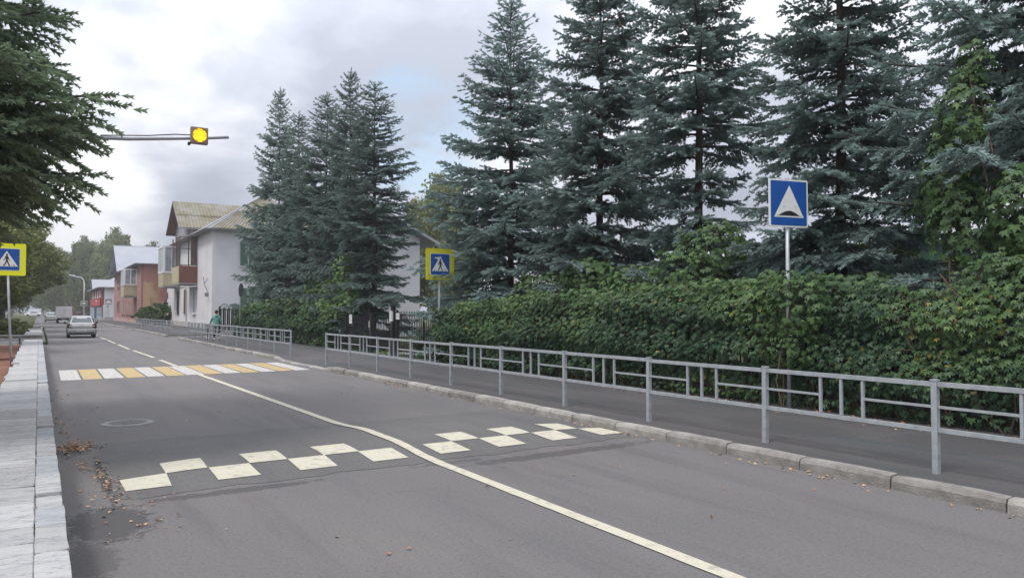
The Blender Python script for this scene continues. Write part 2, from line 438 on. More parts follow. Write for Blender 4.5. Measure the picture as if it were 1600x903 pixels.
class MB:
    def __init__(s):
        s.v = []; s.f = []
    def box(s, x0, x1, y0, y1, z0, z1):
        b = len(s.v)
        s.v += [(x0, y0, z0), (x1, y0, z0), (x1, y1, z0), (x0, y1, z0), (x0, y0, z1), (x1, y0, z1), (x1, y1, z1), (x0, y1, z1)]
        s.f += [tuple(b + i for i in q) for q in ((0, 3, 2, 1), (4, 5, 6, 7), (0, 1, 5, 4), (1, 2, 6, 5), (2, 3, 7, 6), (3, 0, 4, 7))]
        return s
    def obox(s, c, ux, uy, uz, hx, hy, hz):
        c = Vector(c); ux = Vector(ux).normalized() * hx; uy = Vector(uy).normalized() * hy; uz = Vector(uz).normalized() * hz
        b = len(s.v)
        for sx, sy, sz in ((-1, -1, -1), (1, -1, -1), (1, 1, -1), (-1, 1, -1), (-1, -1, 1), (1, -1, 1), (1, 1, 1), (-1, 1, 1)):
            s.v.append(tuple(c + ux * sx + uy * sy + uz * sz))
        s.f += [tuple(b + i for i in q) for q in ((0, 3, 2, 1), (4, 5, 6, 7), (0, 1, 5, 4), (1, 2, 6, 5), (2, 3, 7, 6), (3, 0, 4, 7))]
        return s
    def tube(s, pts, rad, n=8, cap=True):
        pts = [Vector(p) for p in pts]
        if not isinstance(rad, (list, tuple)):
            rad = [rad] * len(pts)
        b = len(s.v)
        prev = None
        for i, p in enumerate(pts):
            d = (pts[min(i + 1, len(pts) - 1)] - pts[max(i - 1, 0)]).normalized()
            a = prev if prev is not None else (Vector((1, 0, 0)) if abs(d.x) < 0.8 else Vector((0, 1, 0)))
            u = (a - d * a.dot(d)).normalized(); w = d.cross(u); prev = u
            for k in range(n):
                t = 2 * PI * k / n
                s.v.append(tuple(p + (u * math.cos(t) + w * math.sin(t)) * rad[i]))
        for i in range(len(pts) - 1):
            for k in range(n):
                k2 = (k + 1) % n
                s.f.append((b + i * n + k, b + i * n + k2, b + (i + 1) * n + k2, b + (i + 1) * n + k))
        if cap:
            s.f.append(tuple(b + k for k in reversed(range(n))))
            s.f.append(tuple(b + (len(pts) - 1) * n + k for k in range(n)))
        return s
    def poly(s, pts):
        b = len(s.v)
        s.v += [tuple(p) for p in pts]
        s.f.append(tuple(range(b, b + len(pts))))
        return s
    def prism(s, pts, ext):              # planar outline pushed along ext
        b = len(s.v); n = len(pts); ext = Vector(ext)
        s.v += [tuple(p) for p in pts] + [tuple(Vector(p) + ext) for p in pts]
        s.f.append(tuple(b + i for i in reversed(range(n))))
        s.f.append(tuple(b + n + i for i in range(n)))
        for i in range(n):
            j = (i + 1) % n
            s.f.append((b + i, b + j, b + n + j, b + n + i))
        return s
    def loft(s, rings, cap=True):
        b = len(s.v); n = len(rings[0])
        for r in rings:
            s.v += [tuple(p) for p in r]
        for i in range(len(rings) - 1):
            for k in range(n):
                k2 = (k + 1) % n
                s.f.append((b + i * n + k, b + i * n + k2, b + (i + 1) * n + k2, b + (i + 1) * n + k))
        if cap:
            s.f.append(tuple(b + k for k in reversed(range(n))))
            s.f.append(tuple(b + (len(rings) - 1) * n + k for k in range(n)))
        return s
    def mesh(s, name, off=(0, 0, 0), fix=True):
        me = bpy.data.meshes.new(name)
        ox, oy, oz = off
        me.from_pydata([(x - ox, y - oy, z - oz) for x, y, z in s.v], [], s.f)
        if fix:
            bm = bmesh.new(); bm.from_mesh(me)
            bmesh.ops.recalc_face_normals(bm, faces=bm.faces)
            bm.to_mesh(me); bm.free()
        me.update()
        return me
    def build(s, name, m, parent=None, local=False, smooth=False, bevel=0.0, fix=True, **k):
        off = (0, 0, 0) if (local or parent is None) else tuple(wpos(parent))
        me = s.mesh(name, off, fix)
        if smooth:
            me.polygons.foreach_set('use_smooth', [True] * len(me.polygons))
        o = link(name, me, m, parent, **k)
        if bevel > 0:
            md = o.modifiers.new('bevel', 'BEVEL'); md.width = bevel; md.segments = 2; md.limit_method = 'ANGLE'; md.angle_limit = R(35)
        return o

def np_mesh(name, verts, tris, tint=None, smooth=False):
    me = bpy.data.meshes.new(name)
    nv, nt = len(verts), len(tris)
    me.vertices.add(nv)
    me.vertices.foreach_set('co', np.ascontiguousarray(verts, dtype=np.float32).ravel())
    me.loops.add(nt * 3)
    me.loops.foreach_set('vertex_index', np.ascontiguousarray(tris, dtype=np.int32).ravel())
    me.polygons.add(nt)
    me.polygons.foreach_set('loop_start', np.arange(0, nt * 3, 3, dtype=np.int32))
    me.polygons.foreach_set('loop_total', np.full(nt, 3, dtype=np.int32))
    if tint is not None:
        a = me.attributes.new('tint', 'FLOAT', 'POINT')
        a.data.foreach_set('value', np.ascontiguousarray(tint, dtype=np.float32))
    me.update(calc_edges=True)
    return me

def norm(a):
    return a / np.maximum(np.linalg.norm(a, axis=-1, keepdims=True), 1e-9)
def frames(d, up):
    d = norm(d)
    s = norm(np.cross(up, d))
    u = np.cross(d, s)
    return d, s, u
def scatter(tv, tt, pos, d, up, size, tint, wid=None):
    """copies of a small template (tv verts, tt tris): x along d, y side, z up"""
    d, s, u = frames(d, up)
    n = len(pos)
    sz = size[:, None, None]
    wd = sz if wid is None else wid[:, None, None]
    V = pos[:, None, :] + sz * tv[None, :, 0:1] * d[:, None, :] + wd * tv[None, :, 1:2] * s[:, None, :] + wd * tv[None, :, 2:3] * u[:, None, :]
    T = tt[None] + (np.arange(n) * len(tv))[:, None, None]
    return V.reshape(-1, 3), T.reshape(-1, 3), np.repeat(tint, len(tv))

# ------------------------------------------------------------------ ground, road, pavement
def sheet(name, x0, x1, y0, y1, z, m, nx=1, ny=1, zf=None, parent=None, **k):
    xs = np.linspace(x0, x1, nx + 1); ys = np.linspace(y0, y1, ny + 1)
    mb = MB()
    for y in ys:
        for x in xs:
            mb.v.append((x, y, z if zf is None else zf(x, y)))
    for j in range(ny):
        for i in range(nx):
            a = j * (nx + 1) + i
            mb.f.append((a, a + 1, a + nx + 2, a + nx + 1))
    return mb.build(name, m, parent, fix=False, **k)
sheet('ground', -500, 500, -250, 800, -0.03, M['ground'], kind='structure')
road = struct('road')
sheet('carriageway', -0.5, 7.0, -8, 420, 0.0, M['road'], 1, 1, None, road)
sheet('driveway', 6.88, 11.5, 47.0, 52.0, 0.004, M['road'], 1, 1, None, road)
RAMP = [(20.9, 24.9)]
def walk_z(x, y):
    z = 0.12
    for a, b in RAMP:
        t = max(0.0, min(1.0, (y - (a - 1.0)) / 1.0)) * max(0.0, min(1.0, ((b + 1.0) - y) / 1.0))
        t *= max(0.0, min(1.0, (8.3 - x) / 1.2))
        z -= 0.085 * t * t * (3 - 2 * t)
    return z
pav = struct('pavement')
sheet('pavement_surface', 7.0, 10.7, -6, 47.0, 0.12, M['walk'], 12, 106, walk_z, pav)
sheet('pavement_surface', 7.0, 12.6, 52.0, 175, 0.12, M['walk'], 2, 20, None, pav)
sheet('verge', 10.7, 60, -6, 47.0, 0.10, M['grass'], kind='structure')
sheet('verge', 11.6, 60, 47.0, 52, 0.09, M['grass'], kind='structure')
sheet('verge', 12.6, 90, 52.0, 300, 0.10, M['grass'], kind='structure')
sheet('garden_soil', -9, -0.55, -4, 40.9, 0.05, M['soil'], kind='structure')
sheet('grass_verge', -60, -0.55, 43.3, 300, 0.10, M['grass'], kind='structure')

# kerb stones, each its own stone
kerb = struct('kerb', (6.95, 0, 0))
def kerb_mesh(seed):
    rr = random.Random(seed)
    mb = MB(); L_ = 0.985; n = 5
    rings = []
    for i in range(n):
        y = -L_ / 2 + L_ * i / (n - 1)
        j = lambda a=0.006: rr.uniform(-a, a)
        e0 = 0.006 if i in (0, n - 1) else 0
        rings.append([(-0.09 + e0, y, -0.12), (-0.085 + e0 + j(), y, 0.085 + j() - e0), (-0.06 + j(), y, 0.125 + j(0.004) - e0), (0.055, y, 0.132 + j(0.004) - e0), (0.075 - e0, y, 0.118), (0.075 - e0, y, -0.12)])
    mb.loft(rings)
    me = mb.mesh('kerb_stone'); me.materials.append(M['kerb'])
    return me
kmeshes = [kerb_mesh(i) for i in range(8)]
def kerb_run(y0, y1, x=6.95, parent=kerb, curve=None, skip=None):
    y = y0
    while y < y1:
        o = link('kerb_stone', random.choice(kmeshes), None, parent)
        za, zb = (walk_z(7.0, q) - 0.12 if x > 3 else 0.0 for q in (y, y + 1))
        o.location = (x - parent.location.x + random.uniform(-0.008, 0.008), y + 0.5, (za + zb) / 2 * 1.08 + random.uniform(-0.006, 0.008))
        o.rotation_euler = (math.atan(zb - za) + R(random.uniform(-0.3, 0.3)), 0, R(random.uniform(-0.5, 0.5)))
        y += 1.0
MB().box(6.90, 7.02, -2, 47, -.12, -.005).box(6.98, 7.02, -2, 20, -.1, .112).box(6.98, 7.02, 26, 46.99, -.1, .112).box(7.02, 10.7, 46.9, 46.99, -.1, .115).build('kerb_bed', M['mortar'], kerb)
MB().box(7.0, 12.6, 52.01, 52.1, -.1, .115).box(6.98, 7.02, 52.1, 175, -.1, .112).build('kerb_bed', M['mortar'], kerb)
kerb_run(-2, 47)
kerb_run(52, 72)
kerb_run(78, 108)
kerb_l = struct('kerb', (0.24, 0, 0))
kerb_run(44, 100, 0.24, kerb_l)

# road markings (thin painted sheets, parts of the road)
def mark(name, pts, z, m, parent=road):
    mb = MB()
    # subdivide long quads is unneeded: flat paint film
    mb.poly([(x, y, z) for x, y in pts])
    return mb.build(name, m, parent, fix=False)
def jit(a=0.012):
    return random.uniform(-a, a)
ZP = 0.005
for i in range(13):
    x = 0.47 + 0.474 * i
    w = 0.425
    pts = [(x + jit(), 20.95 + jit(.03)), (x + w + jit(), 20.95 + jit(.03)), (x + w + 0.03 + jit(), 24.5 + jit(.04)), (x + 0.03 + jit(), 24.5 + jit(.04))]
    mark('crosswalk_stripe', pts, ZP, M['paint_yellow' if i % 2 else 'paint_white'])
def line_x(y):
    pts = [(-8, 3.72), (3, 3.74), (8, 3.79), (10.5, 3.81), (14, 3.74), (22, 3.58), (30, 3.5), (36, 3.36), (60, 3.28), (400, 3.28)]
    for (a, xa), (b, xb) in zip(pts, pts[1:]):
        if a <= y <= b:
            return xa + (xb - xa) * (y - a) / (b - a)
def hump_z(y):
    a, b, c, d = 7.55, 8.7, 9.6, 10.7
    h = 0.055
    if y <= a or y >= d: return 0.0
    def sm(t): return t * t * (3 - 2 * t)
    if y < b: return h * sm((y - a) / (b - a))
    if y > c: return h * sm((d - y) / (d - c))
    return h
def line_piece(y0, y1, name='centre_line'):
    w = 0.062
    mb = MB(); n = max(1, int((y1 - y0) / 0.25))
    for i in range(n + 1):
        y = y0 + (y1 - y0) * i / n
        x = line_x(y)
        z = ZP + 0.003 + (hump_z(y) + 0.006 if 7.4 < y < 10.8 else 0)
        mb.v += [(x - w + jit(.004), y, z), (x + w + jit(.004), y, z)]
    for i in range(n):
        a = 2 * i
        mb.f.append((a, a + 1, a + 3, a + 2))
    mb.build(name, M['paint_cream'], road, fix=False)
line_piece(-6, 20.93)
line_piece(24.52, 27.8)
for a, b in ((29.3, 34.9), (36.2, 41.5), (43, 47.8), (49.2, 54.4), (56, 61), (62.6, 67.8), (69.5, 74.5)):
    line_piece(a, b, 'centre_line_dash')
mark('stop_line', [(3.5, 77.0), (6.8, 77.0), (6.8, 77.5), (3.5, 77.5)], ZP, M['paint_white'])
# speed hump with its chequered paint
def hump_side(x):
    return min(1, max(0, (x - .62) / .8), max(0, (6.82 - x) / .8)) ** .7
hump = thing('speed_hump', 'low asphalt speed hump across the road with cream chequered paint', 'speed hump', (3.55, 9.1, 0))
mb = MB(); nx, ny = 30, 26
for j in range(ny + 1):
    y = 7.5 + 3.25 * j / ny
    for i in range(nx + 1):
        x = 0.62 + 6.2 * i / nx
        edge = 0.035 * math.sin(x * 5.1) + 0.03 * math.sin(x * 11.7 + 1)
        yy = y + (edge if j in (0, ny) else 0)
        mb.v.append((x + (.05 * math.sin(y * 6.3) + .03 * math.sin(y * 17) if i in (0, nx) else 0), yy, 0.0035 + hump_z(y) * hump_side(.62 + 6.2 * i / nx)))
for j in range(ny):
    for i in range(nx):
        a = j * (nx + 1) + i
        mb.f.append((a, a + 1, a + nx + 2, a + nx + 1))
mb.build('hump_surface', M['patch'], hump, smooth=True, fix=False)
def hump_square(x0, x1, y0, y1):
    mb = MB(); n = 4; mm = 4
    p = [jit(.012) for _ in range(8)]
    for j in range(n + 1):
        t = j / n
        y = y0 + (y1 - y0) * t
        for i in range(mm + 1):
            q = i / mm
            x = (x0 + p[0] * (1 - t) + p[1] * t) * (1 - q) + (x1 + p[2] * (1 - t) + p[3] * t) * q
            mb.v.append((x, y, 0.0095 + hump_z(y) * hump_side(x)))
    for j in range(n):
        for i in range(mm):
            a = j * (mm + 1) + i
            mb.f.append((a, a + 1, a + mm + 2, a + mm + 1))
    mb.build('painted_square', M['paint_cream'], hump, fix=False)
HY0 = 7.80
for i in range(7):
    x = 0.70 + 0.414 * i
    y = HY0 if i % 2 == 0 else HY0 + 0.5
    hump_square(x, x + 0.415, y, y + 0.5)
for i in range(7):
    x = 4.02 + 0.405 * i
    y = HY0 if i % 2 == 0 else HY0 + 0.5
    hump_square(x, x + 0.40, y, y + 0.5)

# manhole
mh = thing('manhole', 'round cast iron manhole cover with a pale worn ring in the road', 'manhole cover', (1.155, 12.55, 0))
mb = MB()
n = 32
for r_, z in ((0.265, 0.004), (0.265, 0.010), (0.345, 0.010), (0.36, 0.004)):
    for k in range(n):
        mb.v.append((1.155 + r_ * math.cos(2 * PI * k / n), 12.55 + r_ * math.sin(2 * PI * k / n), z))
for q in range(3):
    for k in range(n):
        k2 = (k + 1) % n
        mb.f.append((q * n + k, q * n + k2, (q + 1) * n + k2, (q + 1) * n + k))
mb.build('ring', M['manhole_ring'], mh)
mb = MB().prism([(1.155 + 0.262 * math.cos(2 * PI * k / n), 12.55 + 0.262 * math.sin(2 * PI * k / n), 0.001) for k in range(n)], (0, 0, 0.006))
for k in range(-3, 4):
    mb.box(1.155 + k * 0.06 - 0.012, 1.155 + k * 0.06 + 0.012, 12.4, 12.7, 0.0075, 0.011)
mb.build('cover', M['manhole'], mh)

# ------------------------------------------------------------------ low stone wall with slabs
wall = thing('stone_wall', 'low wall along the road topped with pale irregular stone slabs', 'stone wall', (-0.2, 20, 0))
WT = 0.35
mb = MB().box(-0.52, 0.125, -1.5, 41.4, -0.3, WT - 0.035)
mb.build('wall_core', M['mortar'], wall)
def slab(x0, x1, y0, y1, m, seed, z=WT, th=0.05, ja=.004):
    rr = random.Random(seed)
    pts = []
    a = min(0.03, (y1 - y0) * 0.1)
    def side(p, q, k):
        out = []
        for i in range(k):
            t = i / k
            out.append((p[0] + (q[0] - p[0]) * t + rr.uniform(-ja, ja), p[1] + (q[1] - p[1]) * t + rr.uniform(-0.010, 0.010)))
        return out
    c = [(x0, y0), (x1, y0), (x1, y1), (x0, y1)]
    cut = [rr.uniform(0.004, 0.018) for _ in range(4)]
    for i in range(4):
        p, q = c[i], c[(i + 1) % 4]
        d = math.hypot(q[0] - p[0], q[1] - p[1])
        f0, f1 = cut[i] / d, 1 - cut[(i + 1) % 4] / d
        pts += side((p[0] + (q[0] - p[0]) * f0, p[1] + (q[1] - p[1]) * f0), (p[0] + (q[0] - p[0]) * f1, p[1] + (q[1] - p[1]) * f1), 3)
        pts.append((p[0] + (q[0] - p[0]) * f1, p[1] + (q[1] - p[1]) * f1))
    mx, my = (x0 + x1) / 2, (y0 + y1) / 2
    tz = [rr.uniform(-0.003, 0.003) for _ in range(2)]
    def zt(x, y): return z + tz[0] * (x - mx) / 0.3 + tz[1] * (y - my) / 0.4
    r0 = [(x, y, z - th) for x, y in pts]
    r1 = [(x, y, zt(x, y) - 0.007) for x, y in pts]
    r2 = [(x + (mx - x) * 0.02, y + (my - y) * 0.014, zt(x, y)) for x, y in pts]
    mb = MB().loft([r0, r1, r2])
    o = mb.mesh('slab', (mx, my, z))
    ob = link('slab', o, m, wall, loc=(mx - wall.location.x, my - wall.location.y, z))
    return ob
y = 0.4; k = 0
while y < 41.3:
    L_ = random.uniform(0.32, 1.0)
    L_ = min(L_, 41.35 - y)
    if L_ < 0.15: break
    if not (21.2 < y < 22.6):
        slab(-0.56 + random.uniform(-.02, .02), -0.003, y, y + L_ - 0.007, M['slab'], 100 + k, WT + random.uniform(-0.003, 0.003))
    else:
        slab(-0.40, -0.003, y, y + L_ - 0.007, M['slab'], 100 + k, WT + random.uniform(-0.004, 0.004))
    y += L_; k += 1
y = 0.3
while y < 41.3:
    L_ = min(random.uniform(0.45, 1.0), 41.35 - y)
    if L_ < 0.15: break
    dz = -0.028 if random.random() < 0.07 else random.uniform(-0.003, 0.003)
    slab(0.001, 0.165 + random.uniform(-.004, .004), y, y + L_ - 0.006, M['slab_blue'] if random.random() < 0.6 else M['slab'], 600 + k, WT + dz)
    y += L_; k += 1
# far stretch and the rubble faced walls that turn off to the left
wall2 = thing('rubble_wall', 'field stone retaining wall turning away from the road under the left sign', 'stone wall', (-1.5, 43.4, 0))
mb = MB().box(-5.5, 0.12, 43.05, 43.45, -0.3, 0.44)
mb.box(-0.55, 0.12, 43.45, 58, -0.3, 0.44)
mb.build('wall_core', M['mortar'], wall2)
for i in range(6):
    x0 = -5.55 + i * 0.95
    mb = MB().box(x0 + .006, x0 + .944, 42.98, 43.52, 0.442, 0.51)
    mb.build('coping_stone', M['slab'], wall2, bevel=0.012)
for i in range(16):
    y0 = 43.54 + i * 0.9
    mb = MB().box(-0.6, 0.165, y0 + .006, y0 + .894, 0.443, 0.51)
    mb.build('coping_stone', M['slab'], wall2, bevel=0.012)
rr = random.Random(4)
z = -0.02
while z < 0.4:
    h = rr.uniform(0.09, 0.16); x = -5.5
    while x < 0.1:
        w = rr.uniform(0.13, 0.27)
        mb = MB()
        pts = [(x + w / 2 + (w / 2 - .008) * math.cos(t) * (1 + .1 * rr.uniform(-1, 1)), 43.05, z + h / 2 + (h / 2 - .006) * math.sin(t) * (1.15 + .1 * rr.uniform(-1, 1))) for t in [PI / 8 + k * PI / 4 for k in range(8)]]
        mb.prism(pts, (0, -rr.uniform(.02, .05), 0))
        mb.build('rubble_stone', M['rubble'], wall2)
        x += w
    z += h
step = thing('wall_steps', 'short stone steps with dark edging beside the end of the slab wall', 'steps', (-1.2, 41.9, 0))
for i in range(3):
    MB().box(-2.6, -0.58, 41.4 + i * 0.5, 41.9 + i * 0.5 - 0.006, 0.0, 0.10 + i * 0.12).build('step', M['slab'], step, bevel=0.01)
MB().box(-0.62, 0.15, 41.42, 41.52, 0.30, 0.372).build('edging', M['sign_back'], step)
MB().tube([(-0.72, 40.9, 0.0), (-0.72, 40.9, 0.42), (-0.72, 41.35, 0.46)], 0.03, 6).build('post', M['iron'], step)
# planks of the red-brown deck left of the wall
deck = thing('timber_deck', 'low red brown plank deck left of the slab wall', 'deck', (-2.2, 34, 0))
for i in range(34):
    y0 = 29.5 + i * 0.33
    MB().box(-4.2, -0.66, y0, y0 + 0.315, 0.055, 0.13 + 0.004 * (i % 3)).build('plank', M['soil'], deck)

# ------------------------------------------------------------------ railings
def railing(name, label, x, ys, group=None, ground=0.12):
    t = thing(name, label, 'railing', (x, (ys[0] + ys[-1]) / 2, ground), group=group)
    cache = {}
    def part(nm, key, mbf, loc):
        if key not in cache:
            me = mbf().mesh(nm)
            me.materials.append(M['rail'])
            cache[key] = me
        o = link(nm, cache[key], None, t)
        o.location = (loc[0] - x, loc[1] - t.location.y, loc[2])
        return o
    for i, y in enumerate(ys):
        o = part('post', 'post', lambda: MB().box(-.028, .028, -.028, .028, -.25, .895).box(-.034, .034, -.034, .034, .897, .91), (x, y, 0))
        o.rotation_euler = (R(random.uniform(-.5, .5)), R(random.uniform(-.6, .6)), 0)
    for a, b in zip(ys, ys[1:]):
        L_ = b - a; c = (a + b) / 2
        kk = round(L_, 3)
        s1 = random.uniform(-.006, .006)
        part('top_rail', ('t', kk), lambda: MB().box(-.022, .022, -L_ / 2 + .03, L_ / 2 - .03, -.022, .022), (x, c, .868 + s1))
        part('bottom_rail', ('b', kk), lambda: MB().box(-.02, .02, -L_ / 2 + .03, L_ / 2 - .03, -.02, .02), (x, c, .425 + s1))
        for f in (.375, .5, .625):
            part('bar', 'bar', lambda: MB().box(-.014, .014, -.014, .014, .447, .844), (x, a + L_ * f, 0))
        hl = L_ * .375 - .03 - .014
        for yy in (a + .03 + hl / 2, b - .03 - hl / 2):
            part('mid_rail', ('m', kk), lambda: MB().box(-.012, .012, -hl / 2, hl / 2, -.012, .012), (x, yy, .645))
    return t
RX = 7.35
railing('railing', 'long grey metal pedestrian railing nearest, along the creeper hedge, ending at the crossing', RX, [-0.18 + 2.0 * i for i in range(12)])
railing('railing', 'grey metal railing beyond the crossing, in front of the person in the teal jacket', RX, [25.6 + 2.06 * i for i in range(11)])
railing('railing', 'farthest short grey railing past the driveway, before the bush and the white house', RX, [52.4 + 2.15 * i for i in range(11)])

# ------------------------------------------------------------------ signs
def sign_poly(parent, pts, y, th, m, name, kind_local=True):
    """outline in sign coordinates (x right, z up), front face at -y"""
    mb = MB().prism([(px, -y, pz) for px, pz in pts], (0, -th, 0))
    return mb.build(name, m, parent, local=True)
def rrect(w, h, r, n=4):
    out = []
    for cxx, czz, a0 in ((w / 2 - r, h / 2 - r, 0), (-w / 2 + r, h / 2 - r, PI / 2), (-w / 2 + r, -h / 2 + r, PI), (w / 2 - r, -h / 2 + r, 1.5 * PI)):
        for i in range(n + 1):
            t = a0 + PI / 2 * i / n
            out.append((cxx + r * math.cos(t), czz + r * math.sin(t)))
    return out
WALKER = [[(-.03, .235), (.025, .235), (.04, .20), (.035, .10), (.03, .0), (.07, -.10), (.125, -.215), (.085, -.23), (.03, -.13), (-.005, -.04), (-.04, -.13), (-.10, -.23), (-.14, -.215), (-.085, -.11), (-.045, .01), (-.045, .18)],
          [(.035, .215), (.065, .19), (.085, .10), (.13, .05), (.12, .025), (.06, .08), (.035, .17)], [(-.04, .21), (-.075, .16), (-.10, .06), (-.125, .01), (-.10, .0), (-.07, .06), (-.045, .14)]]
def crossing_sign(label, loc, z_sign, size, rz, ym, flip, lean=(0, 0), pole_top=None):
    t = thing('crossing_sign', label, 'road sign', loc, rz)
    zc = z_sign
    MB().tube([(lean[0] * 0, 0.045, 0), (lean[0], 0.045 + lean[1], zc + size * .35)], 0.03, 10).build('pole', M['pole'], t, local=True, smooth=True)
    p = link('sign_plate', MB().prism([(x, 0, z) for x, z in rrect(size, size, .035)], (0, .012, 0)).mesh('sign_plate'), ym, t)
    p.location = (lean[0], 0, zc)
    b = size * .70
    sign_poly(p, rrect(b, b, .02), .001, .002, M['sign_white'], 'border')
    sign_poly(p, rrect(b * .95, b * .95, .02), .0035, .002, M['sign_blue'], 'blue_field')
    k = b * .95
    sign_poly(p, [(-.44 * k, -.33 * k), (.44 * k, -.33 * k), (0, .40 * k)], .006, .002, M['sign_white'], 'triangle')
    fx = -1 if flip else 1
    s = k * 1.02
    zo = -.07 * k
    for w in WALKER:
        pts = [(fx * px * s, pz * s + zo) for px, pz in w]
        sign_poly(p, pts if not flip else list(reversed(pts)), .0085, .002, M['sign_black'], 'walker')
    sign_poly(p, [(fx * (-.01) * s + .045 * s * math.cos(2 * PI * i / 12), .285 * s + zo + .045 * s * math.sin(2 * PI * i / 12)) for i in range(12)], .0085, .002, M['sign_black'], 'walker_head')
    for q in (-.33, -.12, .10, .31):
        qq = q * k
        sign_poly(p, [(qq - .026 * k, -.31 * k), (qq + .026 * k, -.31 * k), (qq * .85 + .020 * k, -.25 * k), (qq * .85 - .020 * k, -.25 * k)], .011, .0015, M['sign_black'], 'stripe')
    for bz in (-.2, .2):
        MB().box(-.04 + lean[0], .04 + lean[0], .013, .08, zc + bz - .02, zc + bz + .02).build('bracket', M['pole'], t, local=True)
    return t, p
t, p = crossing_sign('yellow and blue pedestrian crossing sign on a pole by the hedge gate', (10.62, 20.72, .12), 3.03, .985, R(-1), M['sign_yellow'], True)
sign_poly(p, [(-.20, .20), (-.155, .235), (-.15, .20), (-.11, .21), (-.07, .235), (-.045, .20), (-.06, .15), (-.11, .17), (-.15, .175)], .012, .0015, M['sign_white'], 'peeled_sticker')
crossing_sign('bright yellow crossing sign on a leaning pole, half under the spruce at the left edge', (-.62, 25.0, .05), 3.08, .90, R(1), M['sign_yellow_l'], True, lean=(-.16, 0))
hs = thing('hump_sign', 'blue and white speed hump warning sign on a grey pole in front of the hedge', 'road sign', (10.06, 7.47, .12), R(-14))
MB().tube([(0, .04, 0), (0, .04, 3.6)], .03, 12).build('pole', M['pole'], hs, local=True, smooth=True)
p = link('sign_plate', MB().prism([(x, 0, z) for x, z in rrect(.745, .765, .03)], (0, .02, 0)).mesh('sign_plate'), M['sign_white'], hs)
p.location = (0, 0, 3.29)
sign_poly(p, rrect(.69, .71, .015), .001, .002, M['sign_blue'], 'blue_field')
sign_poly(p, [(-.285, -.225), (.285, -.225), (.01, .285)], .0035, .002, M['sign_white'], 'triangle')
hp = [(-.265, -.20)] + [(-.20 + .40 * i / 12, -.196 + .075 * math.sin(PI * i / 12) ** 1.0) for i in range(13)] + [(.265, -.20)]
sign_poly(p, hp, .006, .002, M['sign_black'], 'hump_symbol')
for bx, bz in ((-.10, -.06), (.12, -.05)):
    sign_poly(p, [(bx + .012 * math.cos(2 * PI * i / 8), bz + .012 * math.sin(2 * PI * i / 8)) for i in range(8)], .006, .003, M['pole'], 'bolt')
for bz in (3.1, 3.45):
    MB().box(-.04, .04, .021, .075, bz - .02, bz + .02).build('bracket', M['pole'], hs, local=True)

# amber flashing signal on a long arm over the road
ts = thing('traffic_signal', 'single amber flashing lamp hung on a long grey arm over the road', 'traffic light', (-.9, 17.0, 0))
MB().tube([(-.9, 17, 0), (-.9, 17, 3.0), (-.9, 17, 5.2)], [.09, .08, .07], 12).build('pole', M['pole'], ts, smooth=True)
ARM = [(-.9, 17.0, 5.06), (1.5, 17.15, 5.27), (2.9, 17.2, 5.47), (3.52, 17.25, 5.58)]
MB().tube(ARM, [.045, .04, .036, .034], 10).build('arm', M['pole'], ts, smooth=True)
MB().tube([(1.0, 17.10, 5.27), (1.9, 17.10, 5.38), (2.4, 17.10, 5.47), (2.75, 17.10, 5.50)], .012, 6).build('cable', M['wire'], ts)
hd = MB().box(2.70, 3.05, 17.0, 17.14, 5.31, 5.67).build('signal_head', M['lamp_case'], ts, bevel=.012)
mb = MB()
for k in range(24):
    a0 = 2 * PI * k / 24
n = 24
lens_c = (2.875, 16.995, 5.49)
mb = MB().prism([(lens_c[0] + .148 * math.cos(2 * PI * k / n), 16.995, lens_c[2] + .148 * math.sin(2 * PI * k / n)) for k in range(n)], (0, -.012, 0))
ln = mb.build('lens', M['amber_dark'], hd)
mb = MB()
for i in range(-3, 4):
    for j in range(-3, 4):
        px, pz = i * .046 + (j % 2) * .023, j * .042
        if px * px + pz * pz < .132 ** 2:
            mb.prism([(lens_c[0] + px + .0175 * math.cos(PI / 3 * k), 16.982, lens_c[2] + pz + .0175 * math.sin(PI / 3 * k)) for k in range(6)], (0, -.004, 0))
mb.build('led_dots', M['amber'], ln)
mb = MB()
for k in range(n // 2 + 1):
    t_ = PI * k / (n // 2)
    for rr_, yy in ((.156, 16.998), (.156, 16.92), (.150, 16.92), (.150, 16.998)):
        mb.v.append((lens_c[0] + rr_ * math.cos(t_), yy, lens_c[2] + rr_ * math.sin(t_)))
for k in range(n // 2):
    for q in range(4):
        mb.f.append((k * 4 + q, k * 4 + (q + 1) % 4, k * 4 + 4 + (q + 1) % 4, k * 4 + 4 + q))
mb.build('visor', M['lamp_case'], hd)
MB().box(2.65, 2.698, 17.02, 17.12, 5.27, 5.33).build('clamp', M['iron'], ts)
# round sign seen on edge
es = thing('round_sign', 'round dark sign seen almost edge-on on a thin post above the far hedge', 'road sign', (9.75, 44.0, .12), R(55))
MB().tube([(0, .03, 0), (0, .03, 3.0)], .035, 8).build('pole', M['sign_back'], es, local=True, smooth=True)
MB().prism([(.36 * math.cos(2 * PI * k / 24), 0, 2.75 + .40 * math.sin(2 * PI * k / 24)) for k in range(24)], (0, -.02, 0)).build('sign_plate', M['sign_back'], es, local=True)

